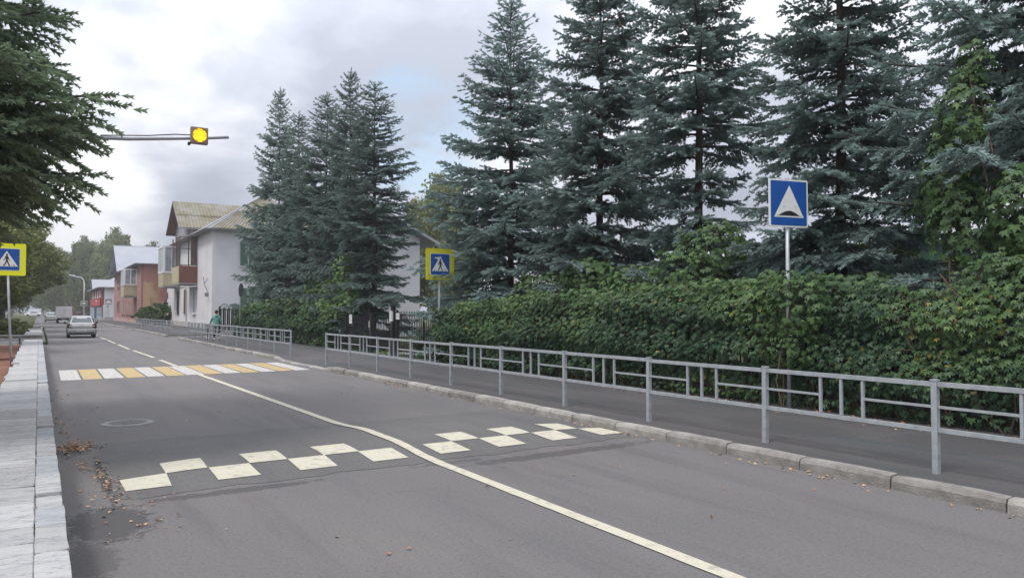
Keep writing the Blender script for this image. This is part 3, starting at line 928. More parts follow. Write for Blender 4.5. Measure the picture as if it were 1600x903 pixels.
# ------------------------------------------------------------------ iron fence, gate
def picket_fence(label, x, y0, y1, step_, h, parent_label=True):
    t = thing('iron_fence', label, 'fence', (x, (y0 + y1) / 2, .12))
    me = MB().box(-.009, .009, -.009, .009, .02, h).mesh('picket'); me.materials.append(M['iron'])
    y = y0
    while y <= y1:
        o = link('picket', me, None, t); o.location = (0, y - t.location.y, 0)
        y += step_
    for z in (.18, h - .14):
        MB().box(x + .0095, x + .035, y0, y1, .12 + z - .02, .12 + z + .02).build('rail', M['iron'], t)
    yy = y0
    while yy <= y1 + .01:
        MB().box(x + .036, x + .096, yy - .03, yy + .03, 0.05, .12 + h + .02).build('post', M['iron'], t)
        yy += (y1 - y0) / max(1, round((y1 - y0) / 2.6))
    return t
picket_fence('black picket fence under the long creeper hedge, bars showing at its foot', 10.55, 1.0, 19.0, .125, 1.5)
picket_fence('black picket fence panel between the hedge end and the gate post with notices', 10.5, 19.6, 23.9, .13, 1.55)
picket_fence('black picket fence panel left of the open gate, beside the far hedge', 10.5, 26.6, 31.2, .13, 1.42)
gt = thing('iron_gate', 'open black iron gate leaf swung inward between two dark posts', 'gate', (10.5, 25.9, .12))
MB().box(10.44, 10.56, 24.02, 24.16, .05, 1.85).build('gate_post', M['iron'], gt)
MB().box(10.44, 10.56, 26.0, 26.14, .05, 1.62).build('gate_post', M['iron'], gt)
lf = MB().box(10.58, 11.6, 26.02, 26.06, .25, .32).box(10.58, 11.6, 26.02, 26.06, 1.38, 1.44).box(10.58, 10.62, 26.02, 26.06, .32, 1.38).box(11.56, 11.6, 26.02, 26.06, .32, 1.38).build('gate_frame', M['iron'], gt)
MB().box(10.62, 11.56, 26.03, 26.05, .32, .95).build('kick_plate', M['iron'], lf)
for i in range(7):
    x = 10.75 + i * .11
    MB().box(x - .008, x + .008, 26.032, 26.048, .95, 1.38).build('picket', M['iron'], lf)
for lb, (x, y, z, w, h) in {
    'tall white paper notice on the gate post by the picket fence': (10.43, 24.09, 1.50, .20, .36),
    'small white paper notice tied to the black pickets right of the gate post': (10.47, 23.62, 1.50, .18, .22),
    'white paper notice on the picket fence left of the gate': (10.47, 28.2, 1.36, .18, .36),
    'white paper notice on the open gate leaf': (10.56, 26.35, 1.18, .18, .26)}.items():
    t = thing('paper_notice', lb, 'notice', (x, y, z), R(-72))
    MB().box(-w / 2, w / 2, -.004, .0, -h / 2, h / 2).build('sheet', M['paper'], t, local=True)
    for q in range(3):
        MB().box(-w * .38, w * .30, -.0055, -.0045, h * (.30 - .24 * q), h * (.30 - .24 * q) + .012).build('text_line', M['sign_back'], t, local=True)
MB().box(10.7, 13.5, 24.2, 26.0, .08, .112).build('garden_path', M['slab'], kind='structure')
# ornate double-arch gate by the white house
og = thing('ornate_gate', 'dark wrought iron gate with two arched tops by the white house', 'gate', (11.6, 56, .10))
for x in (10.95, 12.25):
    MB().box(x - .06, x + .06, 55.94, 56.06, 0, 2.0).build('gate_post', M['iron'], og)
for cx_ in (11.28, 11.92):
    pts = [(cx_ + .30 * math.cos(PI * k / 14), 56, 1.80 + .36 * math.sin(PI * k / 14)) for k in range(15)]
    MB().tube(pts, .022, 6).build('arch', M['iron'], og)
    for k in range(5):
        a = PI * (k + 1) / 6
        MB().tube([(cx_, 56, 1.80), (cx_ + .29 * math.cos(a), 56, 1.80 + .35 * math.sin(a))], .012, 5).build('scroll', M['iron'], og)
MB().box(10.98, 12.22, 55.98, 56.02, 1.74, 1.82).build('rail', M['iron'], og)
for i in range(9):
    x = 11.02 + i * .145
    MB().box(x, x + (.125 if i % 2 else .075), 55.985, 56.015, .2, 1.738).build('bar', M['iron'], og)

# ------------------------------------------------------------------ foliage generators
def shoot_template():
    v = []; t = []
    for ax in (0, 1):
        for a, b_, w in ((0.0, .52, 1.0), (.38, .95, .85)):
            for sg in (-1, 1):
                i = len(v)
                tip = (b_ + .20, sg * w * .85)
                v += [(a, 0, 0), (b_, 0, 0), (tip[0], tip[1], 0) if ax == 0 else (tip[0], 0, tip[1])]
                t.append((i, i + 1, i + 2))
    return np.array(v, float), np.array(t, int)
SH_V, SH_T = shoot_template()
def spruce(seed, H, R0, z0, nwh, per, sparse=0.0, sh=0.15, droop=0.0, bald=None, up_top=.55, power=.70, sp=.125, sub=.40, cap=9.0, extra=(), hang0=.05, hang1=.62, wd=.36, thin=2):
    r = np.random.default_rng(seed)
    wood = MB()
    tr = [(0.03 * math.sin(i * 1.3 + seed), 0.03 * math.cos(i * 1.1 + seed), H * .985 * i / 8) for i in range(9)]
    rb = .021 * H / 2
    wood.tube(tr, [max(.012, rb * (1 - i / 8.2)) for i in range(9)], 9)
    P = []; D = []; U = []; S = []; T = []
    br = MB()
    hs_ = []
    for k in range(nwh):
        t = (k + r.uniform(-.25, .25)) / nwh
        t = min(max(t, 0), .985)
        t = 1 - (1 - t) ** 1.12
        n = per if t < .8 else max(4, per - 1)
        ph = r.uniform(0, 2 * PI)
        for j in range(n):
            if r.random() < sparse * (1 - t): continue
            hs_.append((t + r.uniform(-.012, .012), ph + 2 * PI * j / n + r.uniform(-.35, .35), r.uniform(.72, 1.12)))
    hs_ = [(a, b, c, None) for a, b, c in hs_] + [((z_ - z0) / (H - z0), az_, 1, l_) for z_, az_, l_ in extra]
    for t, az, ls, fix_l in hs_:
        t = min(max(t, 0), .99)
        L_ = fix_l or (min(R0 * (1 - t) ** power, cap * (1 - .12 * max(0, .25 - t) / .25)) + .12) * ls
        if bald and bald[0] < t < bald[1]:
            L_ *= .6
        z = z0 + (H - z0 - .1) * t
        tt = t ** 1.3
        a = -.10 * (1 - tt) + up_top * tt - droop * (1 - t)
        b2 = -.34 * (1 - tt) - .05
        c3 = .22 * (1 - tt) + .12
        dh = np.array([math.cos(az), math.sin(az), 0.0]); sd_ = np.array([-dh[1], dh[0], 0.0])
        bend = r.uniform(-.12, .12)
        def pt(s):
            s = np.asarray(s)[:, None]
            return dh * L_ * s * .97 + sd_ * L_ * bend * s * s + np.array([0, 0, 1.0]) * L_ * (a * s + b2 * s * s + c3 * s ** 3) + np.array([0, 0, z])
        ss = np.linspace(0, 1, 6)
        pp = pt(ss)
        br.tube([tuple(q) for q in pp], [max(.005, .011 + .012 * L_ * (1 - x)) for x in ss], 4, cap=False)
        step_ = sp
        m_ = max(4, int(L_ / (step_ * (1.5 if t > thin else 1))))
        s0 = .16 if L_ > 1 else .06
        sv = np.linspace(s0, .99, m_) + r.uniform(-.3, .3, m_) / m_
        base = pt(sv)
        tan = norm(pt(sv + .02) - pt(sv - .02))
        # shoots along the bough itself
        for q in range(m_):
            side = 1 if q % 2 else -1
            for side in (-1, 1):
                s = sv[q]
                l2 = L_ * sub * (1.05 - .82 * s) * (min(1, s * 3.2)) * r.uniform(.6, 1.2) + .05
                ang = r.uniform(.75, 1.15)
                d0 = tan[q] * math.cos(ang) + np.cross(np.array([0, 0, 1.0]), tan[q]) * side * math.sin(ang)
                hang = -r.uniform(hang0, hang1) * (1 - .6 * t) if r.random() < .8 else r.uniform(0, .35)
                d0 = d0 + np.array([0, 0, hang]); d0 /= np.linalg.norm(d0)
                nn = max(1, int(l2 / (sh * .62)))
                for w in range(nn):
                    f = (w + r.uniform(.2, .8)) / nn
                    pos = base[q] + d0 * l2 * f + np.array([0, 0, -.10 * l2 * f * f])
                    last = w == nn - 1
                    k3 = 1 if last else 2
                    for e_ in range(k3):
                        sg = (-1 if (w + e_) % 2 else 1)
                        side2 = np.cross(np.array([0, 0, 1.0]), d0) * sg
                        dd = d0 * .8 + side2 * (0 if last else .62) + np.array([0, 0, r.uniform(-.28, .12)])
                        P.append(pos); D.append(dd); S.append(sh * r.uniform(.75, 1.2))
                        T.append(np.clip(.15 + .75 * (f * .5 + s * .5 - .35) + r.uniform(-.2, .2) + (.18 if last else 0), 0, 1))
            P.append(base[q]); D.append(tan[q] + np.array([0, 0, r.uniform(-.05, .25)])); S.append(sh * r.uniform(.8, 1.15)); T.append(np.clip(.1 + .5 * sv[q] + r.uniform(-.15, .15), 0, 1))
    # leader
    for k in range(14):
        az = r.uniform(0, 2 * PI)
        P.append(np.array([0, 0, H - .75 + .055 * k])); D.append(np.array([math.cos(az) * .5, math.sin(az) * .5, 1.0])); S.append(sh * .9); T.append(.4)
    P = np.array(P); D = np.array(D); S = np.array(S); T = np.array(T)
    up = np.tile(np.array([[0.05, 0.02, 1.0]]), (len(P), 1)) + r.normal(0, .35, (len(P), 3))
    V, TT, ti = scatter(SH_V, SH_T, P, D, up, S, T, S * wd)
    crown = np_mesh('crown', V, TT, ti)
    tm = wood.mesh('trunk'); bm_ = br.mesh('boughs', fix=False)
    print('spruce', seed, len(P), len(TT))
    return tm, bm_, crown
def place_spruce(meshes, label, loc, rz, m, sc=(1, 1), group=None, name='spruce_tree'):
    t = thing(name, label, 'tree', loc, rz, group)
    t.scale = (sc[0], sc[0], sc[1])
    for nm, me, mm in (('trunk', meshes[0], M['bark']), ('boughs', meshes[1], M['bark']), ('crown', meshes[2], m)):
        o = link(nm, me, None, t)
        if not me.materials: me.materials.append(None)
        o.material_slots[0].link = 'OBJECT'
        o.material_slots[0].material = mm
        if nm != 'trunk': o['kind'] = 'stuff'
    return t
SA = spruce(11, 12.0, 3.6, .9, 29, 7, .10, .14, cap=3.05, sp=.15, power=.78)
SB = spruce(23, 12.8, 2.75, 1.2, 28, 7, .16, .14, droop=.06, cap=2.2, sp=.12, power=.75)
SC = spruce(37, 13.5, 2.5, 1.3, 26, 6, .10, .14, droop=.05, bald=(.17, .30), cap=2.25, sp=.11, power=.6)
SD = spruce(53, 13.5, 2.6, .9, 28, 7, .12, .14, droop=.12, cap=2.15, sp=.12, power=.74)
GR = 'row of blue spruces behind the creeper hedge'
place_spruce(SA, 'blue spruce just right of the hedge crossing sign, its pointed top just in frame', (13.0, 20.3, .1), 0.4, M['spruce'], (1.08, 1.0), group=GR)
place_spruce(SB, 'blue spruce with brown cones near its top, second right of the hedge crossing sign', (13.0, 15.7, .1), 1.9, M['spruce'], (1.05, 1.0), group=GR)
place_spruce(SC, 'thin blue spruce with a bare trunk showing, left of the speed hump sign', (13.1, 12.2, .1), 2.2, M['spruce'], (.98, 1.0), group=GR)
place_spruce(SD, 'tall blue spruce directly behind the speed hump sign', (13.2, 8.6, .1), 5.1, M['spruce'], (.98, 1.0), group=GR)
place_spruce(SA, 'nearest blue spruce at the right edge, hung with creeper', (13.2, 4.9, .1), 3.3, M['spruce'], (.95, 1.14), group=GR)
place_spruce(SB, 'dark blue spruce behind and right of the nearest one at the right edge', (15.6, 1.6, .1), 4.2, M['spruce'], (1.0, 1.0), group=GR)
G2 = 'cluster of tall spruces by the white house'
place_spruce(SA, 'leftmost slender spruce of the cluster, against the white house wall', (12.5, 46.3, .1), 0.3, M['spruce_far'], (.88, 1.29), G2)
place_spruce(SB, 'short spruce top between the leftmost and the middle tops of the cluster', (12.2, 41.2, .1), 2.7, M['spruce_far'], (1.0, 1.0), G2)
place_spruce(SB, 'dense middle spruce of the cluster left of its highest top', (12.6, 37.6, .1), 4.4, M['spruce_far'], (1.2, 1.02), G2)
place_spruce(SA, 'highest topped spruce in the cluster by the white house', (12.7, 34.4, .1), 2.2, M['spruce_far'], (.82, 1.12), G2)
place_spruce(SC, 'rightmost spruce of the cluster with thin top and bare trunk, by the open gate', (12.3, 30.3, .1), 0.7, M['spruce_far'], (1.15, .86), G2)
# cones on the second spruce
cn = thing('cone_cluster', 'brown cones hanging near the top of the second blue spruce', 'cones', (13.0, 15.7, 10.0), kind='stuff')
rr = random.Random(9)
mb = MB()
for i in range(70):
    az = rr.uniform(0, 2 * PI); z = rr.uniform(8.6, 11.0); rd = (12.8 - z) * .26 * rr.uniform(.4, 1.0)
    p0 = Vector((13 + rd * math.cos(az), 15.7 + rd * math.sin(az), z))
    mb.tube([p0, p0 - Vector((0, 0, .05)), p0 - Vector((0, 0, .13))], [.012, .028, .008], 6)
mb.build('cones', M['cone'], cn, kind='stuff')
# big near spruce on the left
SL = spruce(71, 13.5, 5.0, 3.55, 25, 8, .03, .125, droop=.02, sp=.125, sub=.42, cap=3.3, wd=.34, thin=.28,
            extra=[(4.4, R(-52), 3.9), (4.7, R(-47), 4.15), (4.55, R(-42), 4.25), (4.2, R(-45), 4.0), (4.0, R(-50), 3.8), (3.75, R(-42), 3.8), (5.2, R(-48), 3.7), (5.6, R(-60), 3.2), (4.3, R(-37), 4.1), (3.7, R(-58), 3.4), (4.45, R(-57), 3.6), (3.85, R(-36), 3.9), (3.6, R(-48), 3.4), (4.1, R(-55), 3.7)])
place_spruce(SL, 'large dark green spruce hanging over the left edge of the road', (-2.75, 11.6, 0), 0.0, M['spruce_dark'])

# --- creeper leaves
def creeper_template(n=5):
    v = []; t = []
    for i in range(n):
        a = (i - (n - 1) / 2) * .70
        l = 1.0 - .17 * abs(i - (n - 1) / 2)
        ca, sa = math.cos(a), math.sin(a)
        w = .205 * l
        loc = [(0.05, 0, .0), (.50 * l, -w, .05), (1.0 * l, 0, -.10), (.50 * l, w, .05), (.52 * l, 0, -.02)]
        b = len(v)
        for x, y, z in loc:
            v.append((x * ca - y * sa, x * sa + y * ca, z - .10 * abs(a)))
        t += [(b, b + 1, b + 4), (b + 1, b + 2, b + 4), (b + 2, b + 3, b + 4), (b + 3, b, b + 4)]
    return np.array(v, float), np.array(t, int)
CL_V, CL_T = creeper_template()
def creeper_leaf_objects(parent, pos, d, up, size, tint, idx):
    dd, s, u = frames(d, up)
    meshes = []
    off = np.array(wpos(parent))
    cache = {}
    for i in idx:
        key = int(min(7, tint[i] * 8))
        if key not in cache:
            me = np_mesh('leaf', CL_V, CL_T, np.full(len(CL_V), (key + .5) / 8))
            me.materials.append(M['leaf']); cache[key] = me
        o = link('leaf', cache[key], None, parent)
        mt = Matrix(((dd[i][0], s[i][0], u[i][0]), (dd[i][1], s[i][1], u[i][1]), (dd[i][2], s[i][2], u[i][2])))
        o.matrix_parent_inverse = Matrix.Identity(4)
        o.location = tuple(pos[i] - off)
        o.rotation_euler = mt.to_euler()
        o.scale = (size[i],) * 3
def smooth_noise(seed, n=14, fmin=.4, fmax=3.0):
    r = np.random.default_rng(seed)
    k = r.uniform(fmin, fmax, (n, 2)) * r.choice([-1, 1], (n, 2)); ph = r.uniform(0, 6.28, n); am = 1 / np.linalg.norm(k, axis=1) ** .6
    am /= am.sum()
    def f(a, b):
        return (am * np.sin(np.asarray(a)[..., None] * k[:, 0] + np.asarray(b)[..., None] * k[:, 1] + ph)).sum(-1) * 2
    return f
def hedge(label, y0, y1, xf, xb, zlow, ztop, dens_, lsize, seed, n_single, leaf_scale=1.0, name='creeper_hedge'):
    """ztop(y): height of the hedge top; face at xf bulging by noise"""
    r = np.random.default_rng(seed)
    t = thing(name, label, 'hedge', (xf + .3, (y0 + y1) / 2, .10))
    nf = smooth_noise(seed); nt_ = smooth_noise(seed + 1, fmin=.8, fmax=6)
    yc = lambda n: r.uniform(y0, y1, n)
    P = []; Nn = []; TI = []
    # front face, in drooping tiers
    area = (y1 - y0) * 2.2
    n = int(area * dens_)
    y = yc(n); f = r.uniform(0, 1, n) ** .9
    zt = ztop(y) + .11 * nt_(y * 1.3, y * .2)
    z = zlow + (zt - zlow) * f
    low = np.clip((z - .15) / .75, 0, 1)
    keep = r.uniform(0, 1, n) < (.28 + .72 * low)
    y, z, f, zt = y[keep], z[keep], f[keep], zt[keep]
    tier = .10 * np.sin(z * 7.5 + 3 * nf(y * .7, z * .3))
    bulge = .12 * nf(y * 1.1, z * 1.5) + tier * .8 + .20 * np.sin(np.clip(f, 0, 1) * PI) - .25 * np.clip((f - .85) / .15, 0, 1) ** 2
    depth = np.abs(r.normal(0, .10, len(y)))
    x = xf - bulge * .9 + depth + .12 * (1 - f)
    P.append(np.stack([x, y, z], 1))
    nrm = np.stack([-np.ones(len(y)), r.normal(0, .35, len(y)), .55 + r.normal(0, .3, len(y)) + .8 * np.clip((f - .8) / .2, 0, 1)], 1)
    Nn.append(nrm)
    # top
    n = int((y1 - y0) * (xb - xf) * dens_ * .8)
    y = yc(n); x = r.uniform(xf - .05, xb, n)
    z = ztop(y) + .11 * nt_(y * 1.3, y * .2) + .11 * nf(y * 1.7, x * 2) - .10 * np.abs((x - xf) / (xb - xf) - .4) + r.normal(0, .05, n)
    P.append(np.stack([x, y, z], 1))
    Nn.append(np.stack([-.45 + r.normal(0, .4, n), r.normal(0, .4, n), np.ones(n)], 1))
    # left end cap (faces along the street)
    for ye, sg in ((y0, -1), (y1, 1)):
        n = int((xb - xf) * 2.0 * dens_ * .9)
        x = r.uniform(xf - .1, xb, n); f = r.uniform(0, 1, n); z = zlow + (ztop(np.full(n, ye)) - zlow) * f
        y = ye + sg * (.12 * nf(x * 2, z * 2) - np.abs(r.normal(0, .12, n)))
        P.append(np.stack([x, y, z], 1))
        Nn.append(np.stack([-.3 + r.normal(0, .4, n), sg * np.ones(n), .5 + r.normal(0, .3, n)], 1))
    P = np.concatenate(P); Nn = norm(np.concatenate(Nn))
    n = len(P)
    down = np.tile(np.array([[0, 0, -1.0]]), (n, 1)) + r.normal(0, .35, (n, 3)) + Nn * .25
    d = down - Nn * (down * Nn).sum(1, keepdims=True) * .75
    size = lsize * r.uniform(.6, 1.25, n)
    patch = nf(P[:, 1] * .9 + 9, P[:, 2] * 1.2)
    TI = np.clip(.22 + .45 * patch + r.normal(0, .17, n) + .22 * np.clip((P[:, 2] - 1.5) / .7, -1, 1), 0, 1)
    # the leaves nearest the camera and on the outside are single parts
    single = np.zeros(n, bool)
    if n_single:
        dist = np.linalg.norm(P - np.array([0, 0, CAM_H]), axis=1)
        out_ = (P[:, 0] < xf + .02) & (P[:, 2] > .55)
        inview = (P[:, 1] > 4.1)
        score = size / dist - 10 * ~(out_ & inview)
        idx = np.argsort(-score)[:n_single]
        single[idx] = True
        creeper_leaf_objects(t, P, d, Nn, size, TI, idx)
    yel = (r.uniform(0, 1, n) < .05 * (patch > .25) + .006) & ~single
    V, T_, ti = scatter(CL_V, CL_T, P[yel], d[yel], Nn[yel], size[yel] * .85, r.uniform(0, 1, yel.sum()))
    link('yellowed_leaves', np_mesh('yellowed_leaves', V - np.array(wpos(t)), T_, ti), M['leaf_yellow'], t, kind='stuff')
    q = ~single & ~yel
    V, T_, ti = scatter(CL_V, CL_T, P[q], d[q], Nn[q], size[q], TI[q])
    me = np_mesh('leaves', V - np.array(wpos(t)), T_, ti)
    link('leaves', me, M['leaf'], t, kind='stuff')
    # tangle of stems and shaded inner leaves behind the outer ones
    mb = MB()
    for i in range(int((y1 - y0) * 5)):
        yy = r.uniform(y0 + .2, y1 - .2); p = Vector((xf + .28 + r.uniform(-.05, .15), yy, .1)); pts = [p]
        zt_ = float(ztop(np.array([yy]))[0]) - .2
        while pts[-1].z < zt_:
            pts.append(pts[-1] + Vector((r.uniform(-.10, .08), r.uniform(-.22, .22), r.uniform(.18, .35))))
        mb.tube(pts, [.012] * len(pts), 4, cap=False)
    mb.build('stems', M['twig'], t, kind='stuff', fix=False)
    n = int((y1 - y0) * 2.2 * 90)
    y = r.uniform(y0, y1, n); z = r.uniform(.25, 1, n) * (ztop(y) - .15)
    Pi = np.stack([xf + .36 + r.uniform(-.06, .3, n), y, z], 1)
    Ni = norm(np.stack([-np.ones(n), r.normal(0, .5, n), r.normal(0, .5, n)], 1))
    di = np.tile(np.array([[0, 0, -1.0]]), (n, 1)) + r.normal(0, .4, (n, 3))
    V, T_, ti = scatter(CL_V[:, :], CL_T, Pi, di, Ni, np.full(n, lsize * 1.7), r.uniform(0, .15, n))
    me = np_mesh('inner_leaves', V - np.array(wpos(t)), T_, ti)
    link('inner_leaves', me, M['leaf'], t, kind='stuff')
    print('hedge', len(P))
    return t
def zt1(y):
    y = np.asarray(y, float)
    pts_y = [-2, 3.4, 4.6, 5.3, 6.0, 7.5, 9, 11, 13, 16, 18, 19.8]
    pts_z = [2.9, 2.7, 2.35, 2.0, 2.05, 2.22, 2.2, 2.12, 2.1, 2.02, 1.9, 1.72]
    return np.interp(y, pts_y, pts_z)
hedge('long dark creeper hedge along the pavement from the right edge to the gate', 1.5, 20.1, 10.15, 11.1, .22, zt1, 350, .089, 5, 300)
def zt2(y):
    return np.interp(np.asarray(y, float), [29, 31, 36, 41, 46, 50], [1.75, 2.0, 2.25, 2.15, 1.9, 1.7])
hedge('far creeper hedge under the spruce cluster, ending left of the open gate', 30.0, 47.3, 10.15, 11.2, .18, zt2, 130, .145, 6, 0)
def climber(label, blobs, dens_, lsize, seed, tint0=.45, nst=5):
    r = np.random.default_rng(seed)
    c0 = blobs[0][0]
    t = thing('climbing_creeper', label, 'creeper', (c0[0], c0[1], .1))
    P = []; Nn = []
    for c, rad in blobs:
        a = 4 * PI * (rad[0] * rad[1] * rad[2]) ** (2 / 3)
        n = int(a * dens_)
        v = norm(r.normal(0, 1, (n, 3)))
        nf = smooth_noise(seed + int(abs(c[1] * 10)), fmin=1, fmax=5)
        k = 1 + .28 * nf(v[:, 0] * 3 + v[:, 2] * 2, v[:, 1] * 3 + v[:, 2]) - np.abs(r.normal(0, .12, n))
        P.append(np.array(c) + v * np.array(rad) * k[:, None])
        Nn.append(v + np.array([-.2, -.1, .45]) + r.normal(0, .3, (n, 3)))
    P = np.concatenate(P); Nn = norm(np.concatenate(Nn)); n = len(P)
    down = np.tile(np.array([[0, 0, -1.0]]), (n, 1)) + r.normal(0, .35, (n, 3))
    d = down - Nn * (down * Nn).sum(1, keepdims=True) * .75
    V, T_, ti = scatter(CL_V, CL_T, P, d, Nn, lsize * r.uniform(.6, 1.2, n), np.clip(tint0 + r.normal(0, .2, n), 0, 1))
    link('leaves', np_mesh('leaves', V - np.array(wpos(t)), T_, ti), M['leaf'], t, kind='stuff')
    mb = MB()
    for c, rad in blobs:
        for k in range(nst):
            p = Vector(c) + Vector((r.uniform(-.3, .3) * rad[0], r.uniform(-.3, .3) * rad[1], rad[2] * .8))
            pts = [p]
            while pts[-1].z > .2 and len(pts) < 12:
                pts.append(pts[-1] + Vector((r.uniform(-.08, .08), r.uniform(-.1, .1), -.4)))
            mb.tube(pts, .012, 4, cap=False)
    mb.build('stems', M['twig'], t, kind='stuff', fix=False)
    return t
climber('creeper mound swallowing the foot of the thin spruce, left of the hump sign', [((11.9, 11.3, 2.3), (.8, 1.0, .9)), ((12.1, 10.8, 3.05), (.6, .75, .55)), ((11.7, 12.9, 2.2), (.6, 1.1, .55))], 120, .12, 31, .42)
climber('creeper climbing the nearest spruce at the right edge', [((11.6, 4.6, 2.5), (.7, .85, .7)), ((11.9, 3.9, 3.3), (.6, .7, .7)), ((10.9, 5.2, 4.5), (.32, .36, .6)), ((10.95, 5.45, 3.7), (.34, .36, .6)), ((10.7, 4.4, 3.0), (.42, .5, .55)), ((11.0, 5.1, 5.2), (.18, .24, .35)), ((10.9, 5.2, 2.9), (.4, .45, .6)), ((12.0, 6.1, 3.4), (.4, .5, .4)), ((11.8, 4.0, 4.3), (.3, .3, .6))], 130, .12, 32, .40, 1)
climber('creeper rising behind the hedge under the second blue spruce', [((11.6, 16.6, 2.2), (.5, 1.3, .55)), ((11.7, 14.7, 2.45), (.55, 1.0, .6))], 120, .12, 33, .42)
climber('creeper on the lower boughs of the spruce left of the open gate', [((11.2, 30.6, 2.0), (.6, 1.2, .75)), ((11.4, 31.6, 3.3), (.5, .8, .9)), ((11.3, 34.5, 2.6), (.6, 1.5, .7))], 80, .15, 34, .62)
climber('creeper sprays hanging over the lower pole of the speed hump sign', [((9.97, 7.35, 1.75), (.16, .6, .55)), ((10.02, 7.45, 1.15), (.13, .5, .4))], 190, .095, 38, .40, 1)
climber('creeper bank behind the hedge right under the hump sign', [((11.5, 8.9, 1.95), (.6, 1.2, .45)), ((11.7, 7.3, 1.95), (.5, .9, .4))], 120, .12, 35, .4)
# bare twigs in the gap of the hedge
mb = MB(); rr = random.Random(12)
for i in range(46):
    p = Vector((10.1 + rr.uniform(-.05, .35), 5.2 + rr.uniform(-.45, .45), rr.uniform(1.1, 1.7)))
    pts = [p]
    v = Vector((rr.uniform(-.4, .2), rr.uniform(-1, 1), rr.uniform(-.4, .9))).normalized()
    for k in range(5):
        v = (v + Vector((rr.uniform(-.3, .3), rr.uniform(-.4, .4), rr.uniform(-.35, .25)))).normalized()
        pts.append(pts[-1] + v * .12)
    mb.tube(pts, [.006, .005, .005, .004, .004, .003], 4, cap=False)
tw = thing('twig_tangle', 'tangle of bare brown creeper twigs in the gap of the hedge at right', 'twigs', (10.1, 5.2, 1.0))
mb.build('twigs', M['twig'], tw, kind='stuff', fix=False)

# --- leafy trees
LF_V = np.array([(0, 0, 0), (.5, -.36, .08), (1, 0, -.06), (.5, .36, .08)], float)
LF_T = np.array([(0, 1, 2), (0, 2, 3)], int)
def leafy(seed, H, Rx, z0, ncl, per, lsize, weep=0.0):
    r = np.random.default_rng(seed)
    wood = MB()
    wood.tube([(0, 0, -.1), (.06, .03, H * .3), (-.04, .08, H * .62), (.0, .0, H * .9)], [.022 * H, .017 * H, .010 * H, .003 * H], 8)
    zc = (z0 + H) / 2; rz = (H - z0) / 2
    P = []; D = []; T = []
    for c in range(ncl):
        v = r.normal(0, 1, 3); v /= np.linalg.norm(v)
        k = r.uniform(.35, 1.0) ** .55
        squash = 1 - .35 * max(0, v[2])
        ce = np.array([v[0] * Rx * k * squash, v[1] * Rx * k * squash, zc + v[2] * rz * k])
        if r.random() < .35:
            st = np.array([0, 0, z0 + (ce[2] - z0) * .45])
            mid = st * .5 + ce * .5 + np.array([0, 0, .25])
            wood.tube([tuple(st), tuple(mid), tuple(ce)], [.05, .03, .012], 5, cap=False)
        cr = r.uniform(.35, .75) * Rx * .26
        n = int(per * r.uniform(.6, 1.3))
        o = r.normal(0, 1, (n, 3)); o = norm(o) * (r.uniform(.2, 1, (n, 1)) ** .5) * cr
        o[:, 2] *= .65
        if weep > 0:
            o[:, 2] -= r.uniform(0, weep, n) ** 1.5
        P.append(ce + o)
        dd = o + r.normal(0, .5 * cr, (n, 3)); dd[:, 2] -= .4 * cr + weep * .6
        D.append(dd)
        T.append(np.clip(.45 + r.normal(0, .22) + r.normal(0, .15, n), 0, 1))
    P = np.concatenate(P); D = np.concatenate(D); T = np.concatenate(T)
    up = np.tile(np.array([[0, 0, 1.0]]), (len(P), 1)) + r.normal(0, .6, (len(P), 3))
    V, TT, ti = scatter(LF_V, LF_T, P, D, up, lsize * r.uniform(.6, 1.25, len(P)), T)
    print('leafy', seed, len(TT))
    return wood.mesh('trunk', fix=False), np_mesh('crown', V, TT, ti)
def place_leafy(ms, label, loc, rz, m, bark, sc=(1, 1), group=None, name='linden_tree'):
    t = thing(name, label, 'tree', loc, rz, group)
    t.scale = (sc[0], sc[0], sc[1])
    for nm, me, mm in (('trunk', ms[0], bark), ('crown', ms[1], m)):
        o = link(nm, me, None, t)
        if not me.materials: me.materials.append(None)
        o.material_slots[0].link = 'OBJECT'; o.material_slots[0].material = mm
        if nm == 'crown': o['kind'] = 'stuff'
    return t
LA = leafy(101, 9.0, 3.6, 1.4, 170, 150, .19)
LB = leafy(102, 9.6, 3.8, 1.6, 170, 150, .20)
BW = leafy(103, 20, 5.2, 4.0, 230, 130, .42, weep=2.6)
GL = 'lindens in a row along the left side of the road'
lab = ['nearest linden behind the left crossing sign, its crown low over the stone wall',
       'linden right behind the nearest one, crown above the rubble wall',
       'linden half way along the left row, reaching over the kerb',
       'linden beyond the silver car on the left of the road',
       'linden beside the white truck on the left of the road',
       'farthest linden of the left row, beyond the truck']
for i, (x, y, s1, s2) in enumerate(((-4.4, 35.5, .80, .82), (-4.0, 45, .98, .88), (-3.6, 56, 1.12, .98), (-3.2, 70, 1.30, 1.08), (-3.2, 88, 1.5, 1.22), (-3.8, 112, 1.5, 1.35))):
    place_leafy((LA, LB)[i % 2], lab[i], (x, y, .05), i * 1.7, M['linden'], M['bark2'], (s1, s2), GL)
GX = 'birches beyond the shop at the end of the street'
for i, (x, y, s1, lb) in enumerate(((9.5, 205, 1.0, 'tall pale weeping birch left of the orange house roof, behind the street lamp'), (15.0, 196, 1.08, 'tall pale weeping birch rising behind the orange house roof'), (23, 200, .95, 'weeping birch partly hidden by the orange house roof'), (3.0, 225, .98, 'weeping birch closing the view above the truck'), (-5, 190, .9, 'weeping birch left of the truck, behind the lindens'))):
    place_leafy(BW, lb, (x, y, .1), i * 2.1, M['birch'], M['birch_bark'], (s1, s1), GX, 'birch_tree')
